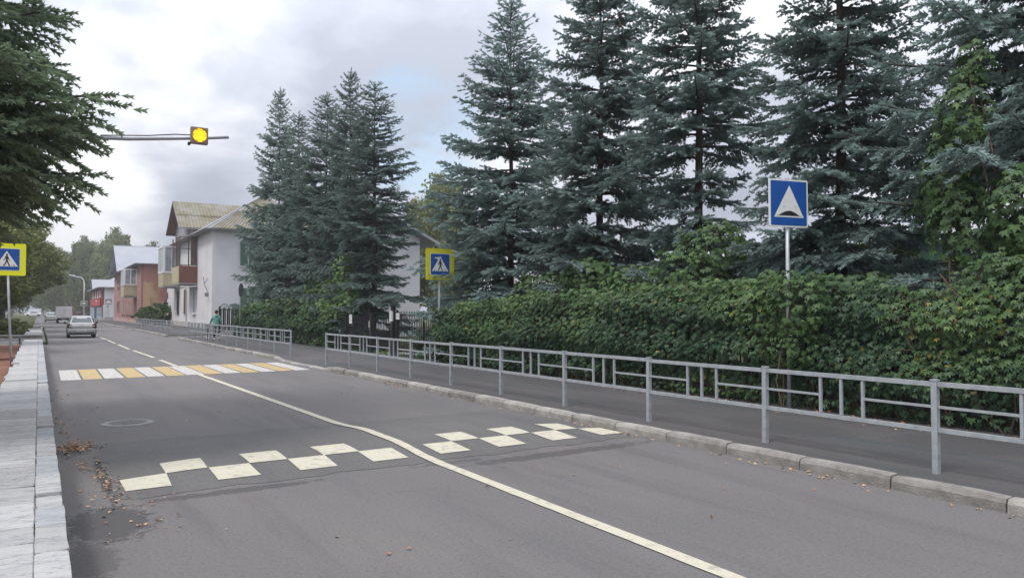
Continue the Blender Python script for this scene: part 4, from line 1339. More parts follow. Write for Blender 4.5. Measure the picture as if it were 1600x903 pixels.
for i, (x, y, s1, lb) in enumerate(((1.0, 300, 2.0, 'dark tree closing the end of the street behind the far white car'), (10, 270, 1.8, 'dark tree behind the brick building far down the street'), (-9, 150, 1.5, 'dark tree in the shade behind the left row'), (-10, 64, 1.3, 'dark tree behind the second linden at the left edge'), (5.5, 330, 2.2, 'far tree at the very end of the street right of the truck'))):
    place_leafy((LA, LB)[i % 2], lb, (x, y, .05), i * 2.3, M['linden'], M['bark2'], (s1, s1 * .95), 'far leafy trees at the end of the street', 'leafy_tree')
place_leafy(BW, 'pale birch behind the rightmost spruce of the cluster, above the crossing sign', (31, 60, .1), 1.0, M['birch'], M['birch_bark'], (.8, .72), None, 'birch_tree')
place_leafy(BW, 'pale birch low behind the hidden white house, left of the crossing sign', (26, 66, .1), 3.0, M['birch'], M['birch_bark'], (.7, .55), None, 'birch_tree')
place_leafy(LA, 'dark leafy tree behind the orange house near the white house eave', (27, 128, .1), 3.0, M['linden'], M['bark2'], (1.2, 1.55), None, 'leafy_tree')
# bushes
BU = leafy(105, 2.2, 1.5, .1, 60, 120, .13)
for i, (x, y, s1, s2, lb) in enumerate(((9.9, 88.2, 1.0, .95, 'low round green bush behind the far railing'), (11.6, 90.5, 1.15, 1.15, 'taller green bush against the orange house wall'), (12.6, 25.0, .55, .4, 'small green bush inside the open gate'), (11.3, 22.4, .5, .45, 'leafy green bush behind the picket panel right of the gate post'), (11.4, 27.6, .5, .4, 'green bush behind the picket panel left of the gate'))):
    place_leafy(BU, lb, (x, y, .08), i * 1.3, M['bush'], M['bark2'], (s1, s2), None, 'green_bush')

for i in (0, 1, 2, 4, 5, 6, 7):
    place_leafy(BU, ['tall shady bush behind the nearest spruce at the right edge', 'tall bush behind the gap left of the nearest spruce', 'tall bush behind the spruce at the hump sign', 'tall bush behind the gap left of the hump sign', 'tall bush behind the thin spruce with the bare trunk', 'tall bush behind the second blue spruce from the crossing sign', 'tall bush behind the spruce next to the crossing sign', 'tall bush at the far end behind the row of blue spruces'][i], (16.3 + .7 * (i % 2), 3.0 + 3.3 * i, .1), i * 1.9, M['linden'], M['bark2'], (1.2, 1.15 + .25 * (i % 3)), 'tall bushes behind the row of blue spruces', 'tall_bush')
for i in range(7):
    place_leafy(BU, ['low dark bush at the left kerb, nearest beyond the rubble wall', 'second low bush from the rubble wall along the left kerb', 'third low bush from the rubble wall along the left kerb', 'fourth low bush from the rubble wall along the left kerb', 'fifth low bush along the left kerb, towards the truck', 'sixth low bush along the left kerb, towards the truck', 'last low bush of the row along the left kerb'][i], (-1.9 - .1 * (i % 3), 46.5 + 3.4 * i, .05), i * 1.9, M['linden'], M['bark2'], (.95, .48), 'low bushes along the left kerb', 'low_bush')
# ------------------------------------------------------------------ houses
def quad_roof(mbq, pts, th=.08):
    mbq.prism(pts, (0, 0, -th))
def wavy(a, b, ta, tb, wl_=.32, amp=.035, th=.04, rows=1):
    """corrugated sheet between eave edge a-b and top edge ta-tb (all Vectors)"""
    mb = MB()
    a, b, ta, tb = map(Vector, (a, b, ta, tb))
    n = max(8, int((b - a).length / wl_ * 6))
    nrm = (b - a).cross(ta - a).normalized()
    if nrm.z < 0: nrm = -nrm
    L_ = (b - a).length
    for i in range(n + 1):
        t = i / n
        lo = a.lerp(b, t); hi = ta.lerp(tb, t)
        # keep waves square to the eave
        off = nrm * (amp * math.sin(2 * PI * t * L_ / wl_))
        mb.v += [tuple(lo + off), tuple(hi + off)]
    for i in range(n):
        mb.f.append((2 * i, 2 * i + 2, 2 * i + 3, 2 * i + 1))
    return mb
def window(parent, c, u, n, w, h, frame=None, glass=None, bars=1, depth=.06, sill=True, fw=.07):
    """c centre on the wall plane, u along the wall, n outwards"""
    c, u, n = Vector(c), Vector(u).normalized(), Vector(n).normalized()
    frame = frame or M['frame_white']; glass = glass or M['glass']
    up = Vector((0, 0, 1))
    mb = MB()
    cc = c + n * .03
    for s in (-1, 1):
        mb.obox(cc + u * s * (w / 2 - fw / 2), u, n, up, fw / 2, depth / 2, h / 2)
        mb.obox(cc + up * s * (h / 2 - fw / 2), u, n, up, w / 2 - fw, depth / 2, fw / 2)
    for k in range(bars):
        x = -w / 2 + w * (k + 1) / (bars + 1)
        mb.obox(cc + u * x, u, n, up, fw * .4, depth / 2 - .004, h / 2 - fw)
    f = mb.build('window', frame, parent)
    g = MB().obox(c + n * .012, u, n, up, w / 2 - fw * .6, .008, h / 2 - fw * .6).build('pane', glass, f)
    if sill:
        MB().obox(c + n * .07 - up * (h / 2 + .04), u, n, up, w / 2 + .08, .10, .03).build('sill', frame, f)
    return f
def balcony(parent, y0, y1, xw, xo, zb, zr, zt, kind):
    """enclosed balcony standing off a street front at xw out to xo"""
    t = MB().box(xo, xw - .003, y0, y1, zb - .16, zb).build('balcony', M['soffit'], parent)
    if kind == 'brown':
        MB().prism([(xo, y0 - .03, zb + .002), (xw - .02, y0 - .03, zb + .002), (xw - .02, y0 - .03, zr), (xo + .0, y0 - .03, zr + .02)], (0, .06, 0)).build('panel', M['bal_brown'], t)
        MB().box(xo - .03, xo + .03, y0 + .035, y1, zb + .002, zr).build('panel', M['bal_yellow'], t)
        for x in (xo + .04, (xo + xw) / 2, xw - .1):
            MB().box(x - .05, x + .05, y0 - .02, y0 + .06, zr + .022, zt).build('post', M['bal_wood'], t)
        for y in (y0 + .9, y0 + 1.8, y1 - .05):
            MB().box(xo - .02, xo + .07, y - .05, y + .05, zr + .002, zt).build('post', M['bal_wood'], t)
        for z in (zr + .05, (zr + zt) / 2 + .2, zt - .1):
            MB().box(xo + .092, (xo + xw) / 2 - .052, y0 + .0, y0 + .04, z, z + .07).build('rail', M['bal_wood'], t)
            MB().box((xo + xw) / 2 + .052, xw - .152, y0 + .0, y0 + .04, z, z + .07).build('rail', M['bal_wood'], t)
        MB().box(xw - .62, xw - .16, y0 + .003, y0 + .03, zr + .13, zt - .105).build('boarding', M['bal_wood'], t)
    else:
        nb = 8
        for i in range(nb):
            z0_ = zb + (zr - zb) * i / nb; z1_ = zb + (zr - zb) * (i + 1) / nb - .012
            MB().box(xo - .03, xw - .004, y0 - .03, y0 + .03, z0_ + .002, z1_).build('board', M['bal_yellow'], t)
            MB().box(xo - .03, xo + .03, y0 + .034, y1, z0_ + .002, z1_).build('board', M['bal_yellow'], t)
        w = xw - xo
        window(t, ((xo + xw) / 2, y0, (zr + zt) / 2), (1, 0, 0), (0, -1, 0), w - .02, zt - zr - .02, bars=1, glass=M['glass_pale'], sill=False, fw=.13, depth=.1)
        window(t, (xo, (y0 + y1) / 2 + .03, (zr + zt) / 2), (0, 1, 0), (-1, 0, 0), y1 - y0 - .12, zt - zr - .02, bars=2, glass=M['glass_pale'], sill=False, fw=.12, depth=.1)
    return t
def house(label, X0, X1, Y0, Y1, ze, zr, wall_side, wall_front, plinth, gable, mats, hip=6.2, ov=.7, name='house'):
    """two storey house, street front at X0, hip roof with a cross gable to the street"""
    t = thing(name, label, 'house', ((X0 + X1) / 2, (Y0 + Y1) / 2, .1))
    d = .25
    MB().box(X0, X0 + d, Y0, Y1, .6, ze).build('wall', wall_front, t)
    MB().box(X0 + d, X1 - d, Y0 + .002, Y0 + d, .6, ze).build('wall', wall_side, t)
    MB().box(X0 + d, X1 - d, Y1 - d, Y1 - .002, .6, ze).build('wall', wall_side, t)
    MB().box(X1 - d, X1, Y0, Y1, .6, ze).build('wall', wall_side, t)
    MB().box(X0 - .08, X1 + .08, Y0 - .08, Y1 + .08, -.05, .598).build('plinth', plinth, t)
    # roof
    xm = (X0 + X1) / 2
    e0, e1, f0, f1 = X0 - ov, X1 + ov, Y0 - ov, Y1 + ov
    ra, rb_ = Vector((xm, f0 + hip, zr)), Vector((xm, f1 - hip, zr))
    c00, c10, c11, c01 = Vector((e0, f0, ze)), Vector((e1, f0, ze)), Vector((e1, f1, ze)), Vector((e0, f1, ze))
    rt = MB().box(e0, e1, f0, f1, ze - .10, ze - .012).build('soffit', M['soffit'], t)
    # street slope: near strip, then the rest
    ysplit = Y0 + (Y1 - Y0) * .36
    tsp = (ysplit - (f0 + hip)) / ((f1 - hip) - (f0 + hip))
    tsp = max(.05, min(.9, tsp))
    top_s = ra.lerp(rb_, tsp)
    low_s = Vector((e0, ysplit, ze))
    r1 = MB(); quad_roof(r1, [c00, ra, top_s, low_s]); r1.build('roof', mats['near'], t)
    r1 = MB(); quad_roof(r1, [low_s + Vector((0, .004, 0)), top_s + Vector((0, .004, 0)), rb_, c01]); r1.build('roof', mats['far'], t)
    r1 = MB(); quad_roof(r1, [c10, c11, rb_, ra]); r1.build('roof', mats['far'], t)
    r1 = MB(); quad_roof(r1, [c01, rb_, c11]); r1.build('roof', mats['far'], t)
    if mats.get('hipwave'):
        q1 = c00.lerp(ra, .5); q2 = c10.lerp(ra, .5)
        up_ = Vector((0, -.03, .07))
        wavy(c00 + Vector((.35, -.1, .0)), c10 + Vector((-.35, -.1, .0)), q1 + Vector((.2, 0, 0)), q2 + Vector((-.2, 0, 0))).build('roof_sheet', mats['hipwave'], t, fix=False)
        wavy(q1 + up_ + Vector((.35, -.1, -.05)), q2 + up_ + Vector((-.35, -.1, -.05)), ra + up_ * .3 + Vector((-.01, 0, 0)), ra + up_ * .3 + Vector((.01, 0, 0))).build('roof_sheet', mats['hipwave'], t, fix=False)
        r1 = MB(); quad_roof(r1, [c00 - up_, c10 - up_, ra - up_]); r1.build('roof', mats['near'], t)
    else:
        r1 = MB(); quad_roof(r1, [c00 + Vector((0, -.004, 0)), c10 + Vector((0, -.004, 0)), ra + Vector((0, -.004, 0))]); r1.build('roof', mats['near'], t)
    # cross gable
    yc, hw, zb, za, xf_ = gable
    A = Vector((xf_, yc, za)); Bk = Vector((xm + 1.0, yc, za + .05))
    Ln, Lk = Vector((xf_, yc - hw, zb)), Vector((xm + 1.0, yc - hw, zb))
    Fn, Fk = Vector((xf_, yc + hw, zb)), Vector((xm + 1.0, yc + hw, zb))
    if mats.get('gablewave'):
        md = .5
        wavy(Ln + Vector((0, 0, .03)), Lk + Vector((0, 0, .03)), Ln.lerp(A, md), Lk.lerp(Bk, md)).build('roof_sheet', mats['gablewave'], t, fix=False)
        wavy(Ln.lerp(A, md - .03) + Vector((0, -.02, .06)), Lk.lerp(Bk, md - .03) + Vector((0, -.02, .06)), A + Vector((0, -.01, .03)), Bk + Vector((0, -.01, .03))).build('roof_sheet', mats['gablewave'], t, fix=False)
    r1 = MB(); quad_roof(r1, [Ln - Vector((0, 0, .06)), Lk - Vector((0, 0, .06)), Bk - Vector((0, 0, .06)), A - Vector((0, 0, .06))], .06); r1.build('roof', mats['near'], t)
    r1 = MB(); quad_roof(r1, [Fn, A, Bk, Fk]); r1.build('roof', mats['far'], t)
    gx = X0 + .003
    MB().prism([(gx, yc - hw + .5, ze), (gx, yc + hw - .5, ze), (gx, yc + hw - .5, zb + .25), (gx, yc, za - .25), (gx, yc - hw + .5, zb + .25)], (.25, 0, 0)).build('gable_wall', mats.get('gable', M['soffit']), t)
    MB().box(gx + .255, xm, yc - hw + .52, yc + hw - .52, ze, zb - .05).build('gable_wall', wall_front, t)
    return t
wh = house('white two storey house with mossy corrugated roof and brown enclosed balcony', 12.4, 23.4, 66.7, 92.7, 8.7, 12.7, M['wall_white'], M['wall_white2'], M['plinth'],
           (83.2, 4.5, 9.9, 13.0, 11.5), dict(near=M['roof_metal'], far=M['roof_brown'], hipwave=M['roof_moss'], gablewave=M['roof_moss'], gable=M['soffit']))
balcony(wh, 73.5, 77.6, 12.4, 10.8, 4.25, 5.8, 8.55, 'brown')
balcony(wh, 83.5, 87.2, 12.4, 10.8, 4.25, 5.6, 8.4, 'white')
u, n_ = (0, 1, 0), (-1, 0, 0)
window(wh, (12.4, 84.6, 2.55), u, n_, 1.3, 2.3, frame=M['bal_wood'], bars=1)
window(wh, (12.4, 80.3, 2.65), u, n_, 1.0, 2.3, frame=M['bal_brown'], glass=M['bal_brown'], bars=1)
window(wh, (12.4, 74.9, 2.6), u, n_, 1.6, 2.4, glass=M['glass_pale'], bars=1)
window(wh, (12.4, 75.4, 6.9), u, n_, 1.5, 1.6, bars=1, sill=False)
window(wh, (12.4, 90.2, 6.6), u, n_, 1.3, 1.9, bars=1)
MB().prism([(11.3, 73.4, 3.88), (12.39, 73.4, 4.04), (12.39, 77.9, 4.04), (11.3, 77.9, 3.88)], (0, 0, -.10)).build('canopy', M['wall_white2'], wh)
for zc, hh in ((6.62, 2.1), (2.6, 2.1)):
    f = window(wh, (15.37, 66.7, zc), (1, 0, 0), (0, -1, 0), 1.3, hh, glass=M['glass_pale'], sill=True)
    for s in (-1, 1):
        MB().box(15.37 + s * .38 - .30, 15.37 + s * .38 + .30, 66.55, 66.60, zc - hh / 2, zc + hh / 2).build('shutter', M['shutter'], f)
    f = window(wh, (19.6, 66.7, zc), (1, 0, 0), (0, -1, 0), 1.3, hh, glass=M['glass_pale'], sill=True)
MB().box(12.30, 12.39, 91.9, 92.25, 3.0, 3.7).build('number_plaque', M['bal_brown'], wh)
MB().tube([(12.32, 68.2, 3.3), (12.05, 68.2, 4.0), (12.32, 68.2, 4.5)], .035, 5).tube([(12.05, 68.2, 4.0), (11.95, 68.0, 4.6)], .03, 5).box(12.1, 12.39, 68.1, 68.3, 2.9, 3.25).build('cable_bracket', M['sign_back'], wh)
MB().tube([(12.30, 79.0, .6), (12.30, 79.0, 3.6), (12.2, 79.0, 4.1)], .06, 6).build('drain_pipe', M['plinth'], wh)
oh = house('orange and pink house with peeling plaster and pale metal roof beyond the white house', 10.0, 21.0, 95.8, 132, 7.2, 10.6, M['wall_orange'], M['wall_brown'], M['plinth_pink'],
           (124.2, 6.3, 7.3, 11.4, 9.2), dict(near=M['roof_metal'], far=M['roof_metal'], gable=M['soffit']))
balcony(oh, 99.9, 103.3, 10.0, 8.6, 3.45, 4.75, 6.75, 'white')
for zc in (5.6, 2.2):
    window(oh, (10.0, 124.3, zc), u, n_, 3.6, 1.75, frame=M['wall_brown'], bars=1, sill=False)
for y in (97.6, 98.7):
    MB().box(9.95, 9.998, y, y + .5, 5.0, 6.4).build('pilaster', M['plinth_pink'], oh)
for y in (97.6, 105, 107.6, 110, 113, 116):
    MB().box(9.90, 9.998, y, y + .55, 1.1, 3.1).build('pilaster', M['plinth_pink'], oh)
for y in (106.2, 108.7, 111.2, 114.2, 117.6, 103.8, 100.5):
    MB().box(9.86, 9.998, y, y + .5, .95, 1.09).build('vent', M['iron'], oh)
window(oh, (10.0, 99.0, 2.1), u, n_, 1.0, 1.9, frame=M['wall_brown'], bars=1, sill=False)
window(oh, (13.1, 95.8, 2.3), (1, 0, 0), (0, -1, 0), 1.0, 1.6, frame=M['wall_brown'], bars=1)
MB().box(11.0, 11.05, 95.70, 95.79, 1.9, 3.3).build('wall_bracket', M['sign_back'], oh)
sh_ = house('low white and red shop building at the far end of the street', 8.9, 17.5, 140, 176, 5.6, 8.6, M['frame_white'], M['brick_red'], M['plinth'],
            (160, 3.0, 5.7, 7.6, 8.3), dict(near=M['roof_metal'], far=M['roof_metal'], gable=M['brick_red']), name='shop_building', hip=5.0)
for y in (146, 152, 158, 165):
    window(sh_, (8.9, y, 4.6), u, n_, 2.2, 1.2, bars=1, glass=M['glass_pale'])
MB().box(8.80, 8.89, 141, 172, .3, 2.35).build('shopfront', M['shop'], sh_)
MB().box(8.70, 8.79, 153, 157.5, .3, 2.2).build('door', M['door_dark'], sh_)
MB().box(8.72, 8.795, 143, 150.5, .9, 2.2).build('shop_window', M['glass_pale'], sh_)
sg_ = MB().box(8.55, 8.88, 141, 166, 2.5, 3.7).build('sign_board', M['red_sign'], sh_)
MB().prism([(8.54, 150.0 + 2.6 * math.cos(2 * PI * k / 16), 3.1 + .42 * math.sin(2 * PI * k / 16)) for k in range(16)], (-.03, 0, 0)).build('emblem', M['paper'], sg_)
MB().prism([(8.505, 150.0 + 2.1 * math.cos(2 * PI * k / 16), 3.1 + .25 * math.sin(2 * PI * k / 16)) for k in range(16)], (-.03, 0, 0)).build('emblem', M['red_sign'], sg_)
MB().box(12.6, 14.5, 139.9, 139.99, .2, 2.3).build('door', M['frame_white'], sh_)
MB().box(9.0, 9.25, 139.86, 139.95, .3, 2.6).build('post_panel', M['frame_white'], sh_)
bb = thing('brick_building', 'dark red brick building half hidden behind the street lamp', 'building', (10, 215, .1))
MB().box(7.2, 20, 214, 250, 0, 7.0).build('wall', M['brick_red'], bb)
MB().prism([(6.6, 213, 7.0), (20.6, 213, 7.0), (13.6, 213, 10.5)], (0, 38, 0)).build('roof', M['roof_brown'], bb)
for x in (8.6, 11.0, 13.4):
    window(bb, (x, 214, 4.6), (1, 0, 0), (0, -1, 0), 1.2, 1.6)
    window(bb, (x, 214, 2.0), (1, 0, 0), (0, -1, 0), 1.2, 1.6)
# hidden white house behind the cluster
w2 = thing('white_outbuilding', 'white walled house glimpsed between the spruces, left of the hedge crossing sign', 'house', (14, 42, .1))
MB().box(14.0, 20.1, 42.0, 52, 0, 5.75).build('wall', M['wall_white'], w2)
MB().prism([(14.6, 41.4, 9.0), (21.2, 41.4, 5.80), (21.2, 52.6, 5.80), (14.6, 52.6, 9.0)], (0, 0, .16)).build('roof', M['roof_metal'], w2)
MB().prism([(13.4, 41.4, 7.6), (14.595, 41.4, 9.0), (14.595, 52.6, 9.0), (13.4, 52.6, 7.6)], (0, 0, .16)).build('roof', M['roof_metal'], w2)
MB().prism([(14.0, 42.02, 5.755), (20.1, 42.02, 5.755), (20.1, 42.02, 6.25), (14.6, 42.02, 8.9), (14.0, 42.02, 8.2)], (0, .2, 0)).build('gable_wall', M['wall_white'], w2)
# mint building behind the spruces
mt = thing('mint_building', 'mint green single storey building showing through gaps under the spruces', 'building', (27, 14, .1))
MB().box(23.0, 31, -4, 31, 0, 3.7).build('wall', M['mint'], mt)
MB().prism([(22.4, -4.6, 3.7), (27, -4.6, 5.2), (31.6, -4.6, 3.7)], (0, 36.2, 0)).build('roof', M['roof_metal'], mt)
for i in range(9):
    window(mt, (23.0, -1 + i * 3.7, 2.4), (0, 1, 0), (-1, 0, 0), 1.3, 1.7, bars=1)

# ------------------------------------------------------------------ street lamp and far signs
sl = thing('street_lamp', 'pale curved street lamp on the right pavement far down the street', 'street lamp', (7.3, 164, .1))
MB().tube([(7.3, 164, 0), (7.3, 164, 6.4), (7.2, 164, 7.5), (6.85, 163.9, 8.0), (5.6, 163.8, 8.25)], [.13, .11, .09, .08, .07], 8).build('pole', M['frame_white'], sl, smooth=True)
MB().prism([(5.75, 163.6, 8.2), (4.75, 163.6, 8.4), (4.7, 163.6, 8.55), (5.75, 163.6, 8.42)], (0, .4, 0)).build('lamp_head', M['frame_white'], sl)
pf = thing('direction_sign', 'small square grey and white sign on the street lamp post', 'road sign', (7.3, 163.8, 3.0))
p_ = MB().box(6.75, 7.85, 163.78, 163.82, 2.55, 3.55).build('sign_plate', M['sign_white'], pf)
MB().box(6.83, 7.77, 163.75, 163.775, 2.63, 3.47).build('dark_field', M['sign_back'], p_)
MB().prism([(6.95, 163.74, 3.05), (7.3, 163.74, 3.33), (7.65, 163.74, 3.05), (7.3, 163.74, 2.77)], (0, -.01, 0)).build('symbol', M['sign_white'], p_)
ps = thing('picture_sign', 'dark rectangular sign with a white shape on thin posts before the white shop wall', 'road sign', (9.5, 137, .1))
MB().tube([(9.55, 137, 0), (9.55, 137, 3.5)], .05, 6).build('post', M['pole'], ps)
p_ = MB().box(9.1, 10.05, 136.9, 136.94, 2.7, 3.55).build('sign_plate', M['sign_back'], ps)
MB().prism([(9.2, 136.89, 2.85), (9.95, 136.89, 2.85), (9.95, 136.89, 3.05), (9.75, 136.89, 3.3), (9.4, 136.89, 3.3), (9.2, 136.89, 3.05)], (0, -.01, 0)).build('white_shape', M['sign_white'], p_)
MB().box(9.3, 9.45, 136.9, 136.94, 2.2, 2.55).build('lower_plate', M['sign_back'], ps)
# overhead wires behind the spruces
ow = thing('overhead_wires', 'pair of thin black overhead wires behind the tall right spruces', 'wires', (18, 8, 8))
for dz in (0, .35):
    pts = [(15 + i * .9, 22 - i * 2.4, 6.6 + dz + .012 * (i - 6) ** 2 + .16 * i) for i in range(13)]
    MB().tube(pts, .012, 5).build('wire', M['wire'], ow)

# ------------------------------------------------------------------ vehicles
def wheel(parent, x, y, r_, w, side):
    mb = MB()
    n = 20
    prof = [(-w / 2, r_ * .62), (-w / 2, r_ * .94), (-w * .35, r_), (w * .35, r_), (w / 2, r_ * .94), (w / 2, r_ * .62)]
    rings = [[(x + px, y + pr * math.cos(2 * PI * k / n), r_ + pr * math.sin(2 * PI * k / n)) for k in range(n)] for px, pr in prof]
    o = mb.loft(rings, cap=False).build('wheel', M['tyre'], parent, local=True, smooth=True)
    s = side
    mb = MB().prism([(x + s * w * .30, y + r_ * .63 * math.cos(2 * PI * k / n), r_ + r_ * .63 * math.sin(2 * PI * k / n)) for k in range(n)], (s * .03, 0, 0))
    for k in range(5):
        a = 2 * PI * k / 5
        mb.obox((x + s * (w * .30 + .04), y + r_ * .32 * math.cos(a), r_ + r_ * .32 * math.sin(a)), (1, 0, 0), (0, math.cos(a), math.sin(a)), (0, -math.sin(a), math.cos(a)), .012, r_ * .30, .035)
    mb.build('rim', M['alloy'], o, local=True)
    return o
def sedan(label, loc, rz, sc, m=None, group=None):
    m = m or M['silver']
    t = thing('silver_car', label, 'car', loc, rz, group)
    t.scale = (sc, sc, sc)
    def ring(y, zb, z1, zs, zt, w0, w1, w2):
        return [(-w0, y, zb), (-w1, y, z1), (-w1, y, zs), (-w2, y, zt), (-w2 * .5, y, zt + .012), (w2 * .5, y, zt + .012), (w2, y, zt), (w1, y, zs), (w1, y, z1), (w0, y, zb)]
    st = [(-2.13, .36, .50, .70, .80, .60, .74, .66), (-2.06, .27, .45, .78, .98, .70, .82, .70), (-1.95, .24, .42, .84, 1.035, .76, .855, .71), (-1.45, .22, .40, .88, 1.04, .80, .868, .74), (-.6, .21, .40, .90, .96, .81, .87, .80), (.6, .21, .40, .90, .95, .81, .87, .80), (1.1, .22, .40, .86, .93, .80, .865, .76), (1.75, .24, .42, .76, .84, .76, .84, .70), (2.08, .28, .46, .64, .70, .64, .76, .62)]
    MB().loft([ring(*a) for a in st]).build('body', m, t, local=True, smooth=False, bevel=.035)
    def cab(y, zb, zt, wb, wt):
        return [(-wb, y, zb), (-wt, y, zt), (-wt * .5, y, zt + .025), (wt * .5, y, zt + .025), (wt, y, zt), (wb, y, zb)]
    cabs = [(-1.62, .99, 1.0, .74, .70), (-1.05, .955, 1.40, .77, .585), (-.6, .95, 1.475, .79, .60), (.15, .95, 1.49, .79, .60), (.42, .94, 1.455, .79, .60), (1.22, .90, .93, .75, .70)]
    cb = MB().loft([cab(*a) for a in cabs]).build('cabin', m, t, local=True, bevel=.03)
    def on_quad(a, b_, c, d, m_, nm, parent):
        return MB().prism([a, b_, c, d], tuple((Vector(b_) - Vector(a)).cross(Vector(d) - Vector(a)).normalized() * .012)).build(nm, m_, parent, local=True)
    on_quad((-.62, -1.575, 1.045), (.62, -1.575, 1.045), (.515, -1.085, 1.385), (-.515, -1.085, 1.385), M['glass'], 'rear_window', cb)
    on_quad((.64, 1.16, .965), (-.64, 1.16, .965), (-.55, .50, 1.42), (.55, .50, 1.42), M['glass'], 'windscreen', cb)
    for s in (-1, 1):
        for (ya, yb, yc_, yd) in ((-1.25, -.42, -.50, -.93), (-.36, .86, .32, -.42)):
            a_ = [(s * .792, ya, .99), (s * .792, yb, .99), (s * .632, yc_, 1.40), (s * .632, yd, 1.40)]
            if s > 0: pass
            else: a_ = [a_[1], a_[0], a_[3], a_[2]]
            on_quad(*a_, M['glass'], 'side_window', cb)
        MB().prism([(s * .60, -2.06, .93), (s * .64, -2.06, .71), (s * .885, -1.98, .70), (s * .885, -1.86, .93), (s * .76, -1.98, .985)], (0, -.11, 0)).build('tail_lamp', M['tail'], t, local=True, bevel=.02)
        MB().box(s * .68 - .06, s * .68 + .06, -2.175, -2.161, .80, .86).build('indicator', M['plate'], t, local=True)
        MB().prism([(s * .90, .62, .93), (s * 1.06, .60, .95), (s * 1.06, .60, 1.08), (s * .90, .62, 1.08)], (0, .10, 0)).build('mirror', M['plastic'], t, local=True, bevel=.02)
        MB().box(s * .88 - .03, s * .88 + .03, .63, .70, .94, .98).build('mirror_stalk', M['plastic'], t, local=True)
        for y in (-1.28, 1.30):
            wheel(t, s * .76, y, .305, .19, s)
            MB().prism([(s * .885, y + .36 * math.cos(PI * k / 12), .305 + .36 * math.sin(PI * k / 12)) for k in range(13)], (-s * .25, 0, 0)).build('wheel_arch', M['plastic'], t, local=True)
        MB().box(s * .45 - .12, s * .45 + .12, 2.07, 2.10, .56, .68).build('headlight', M['plate'], t, local=True)
    MB().box(-.80, .80, -2.17, -2.02, .40, .62).build('bumper', m, t, local=True, bevel=.04)
    MB().box(-.72, .72, -2.12, -2.0, .25, .395).build('lower_valance', M['plastic'], t, local=True)
    MB().box(-.26, .26, -2.185, -2.172, .44, .55).build('number_plate', M['plate'], t, local=True)
    for k in range(6):
        MB().box(-.21 + k * .07, -.165 + k * .07, -2.189, -2.186, .465, .525).build('plate_character', M['sign_black'], t, local=True)
    MB().prism([(-.06, -2.10, .86), (0, -2.10, .80), (.06, -2.10, .86), (0, -2.10, .92)], (0, -.03, 0)).build('badge', M['alloy'], t, local=True)
    MB().box(-.60, .60, -2.118, -2.09, .73, .745).build('boot_seam', M['plastic'], t, local=True)
    return t
sedan('silver sedan seen from behind on the left side of the road', (2.28, 54.3, 0), R(-1), .905)
sedan('small silver car ahead, half hidden by the white truck', (1.55, 128, 0), 0, .95)
def truck(label, loc, sc):
    t = thing('box_truck', label, 'truck', loc)
    t.scale = (sc, sc, sc)
    b = MB().box(-1.05, 1.05, -1.6, 1.6, .78, 2.55).build('cargo_box', M['van_white'], t, local=True, bevel=.03)
    for s in (-1, 1):
        d_ = MB().box(s * .52 - .505, s * .52 + .505, -1.635, -1.603, .86, 2.47).build('rear_door', M['van_white'], b, local=True)
        MB().tube([(s * .12, -1.66, .9), (s * .12, -1.66, 2.42)], .018, 6).build('lock_rod', M['alloy'], d_, local=True)
        MB().box(s * .9 - .09, s * .9 + .09, -1.62, -1.58, .60, .72).build('tail_lamp', M['tail'], t, local=True)
        wheel(t, s * .80, -.75, .36, .30, s)
        wheel(t, s * .80, 2.35, .36, .22, s)
        MB().box(s * 1.10 - .05, s * 1.10 + .05, 2.1, 2.22, 1.25, 1.6).build('mirror', M['plastic'], t, local=True)
    MB().box(-.95, .95, -1.5, 3.0, .45, .72).build('chassis', M['plastic'], t, local=True)
    MB().box(-1.0, 1.0, -1.66, -1.56, .42, .56).build('bumper', M['plastic'], t, local=True)
    MB().box(-.28, .28, -1.675, -1.662, .44, .55).build('number_plate', M['plate'], t, local=True)
    rings = [[(-.95, y, .5), (-.98, y, 1.1), (-.80 * k, y, zt), (.80 * k, y, zt), (.98, y, 1.1), (.95, y, .5)] for y, zt, k in ((1.75, 2.0, 1.0), (2.5, 2.02, 1.0), (3.0, 1.25, 1.1), (3.5, 1.0, 1.1))]
    MB().loft(rings).build('cab', M['van_white'], t, local=True, bevel=.04)
    return t
truck('white box truck seen from behind beyond the silver sedan', (2.85, 117, 0), .87)
sedan('distant pale car facing across the far end of the street', (-1.2, 246, 0), R(80), 1.0, M['van_white'])

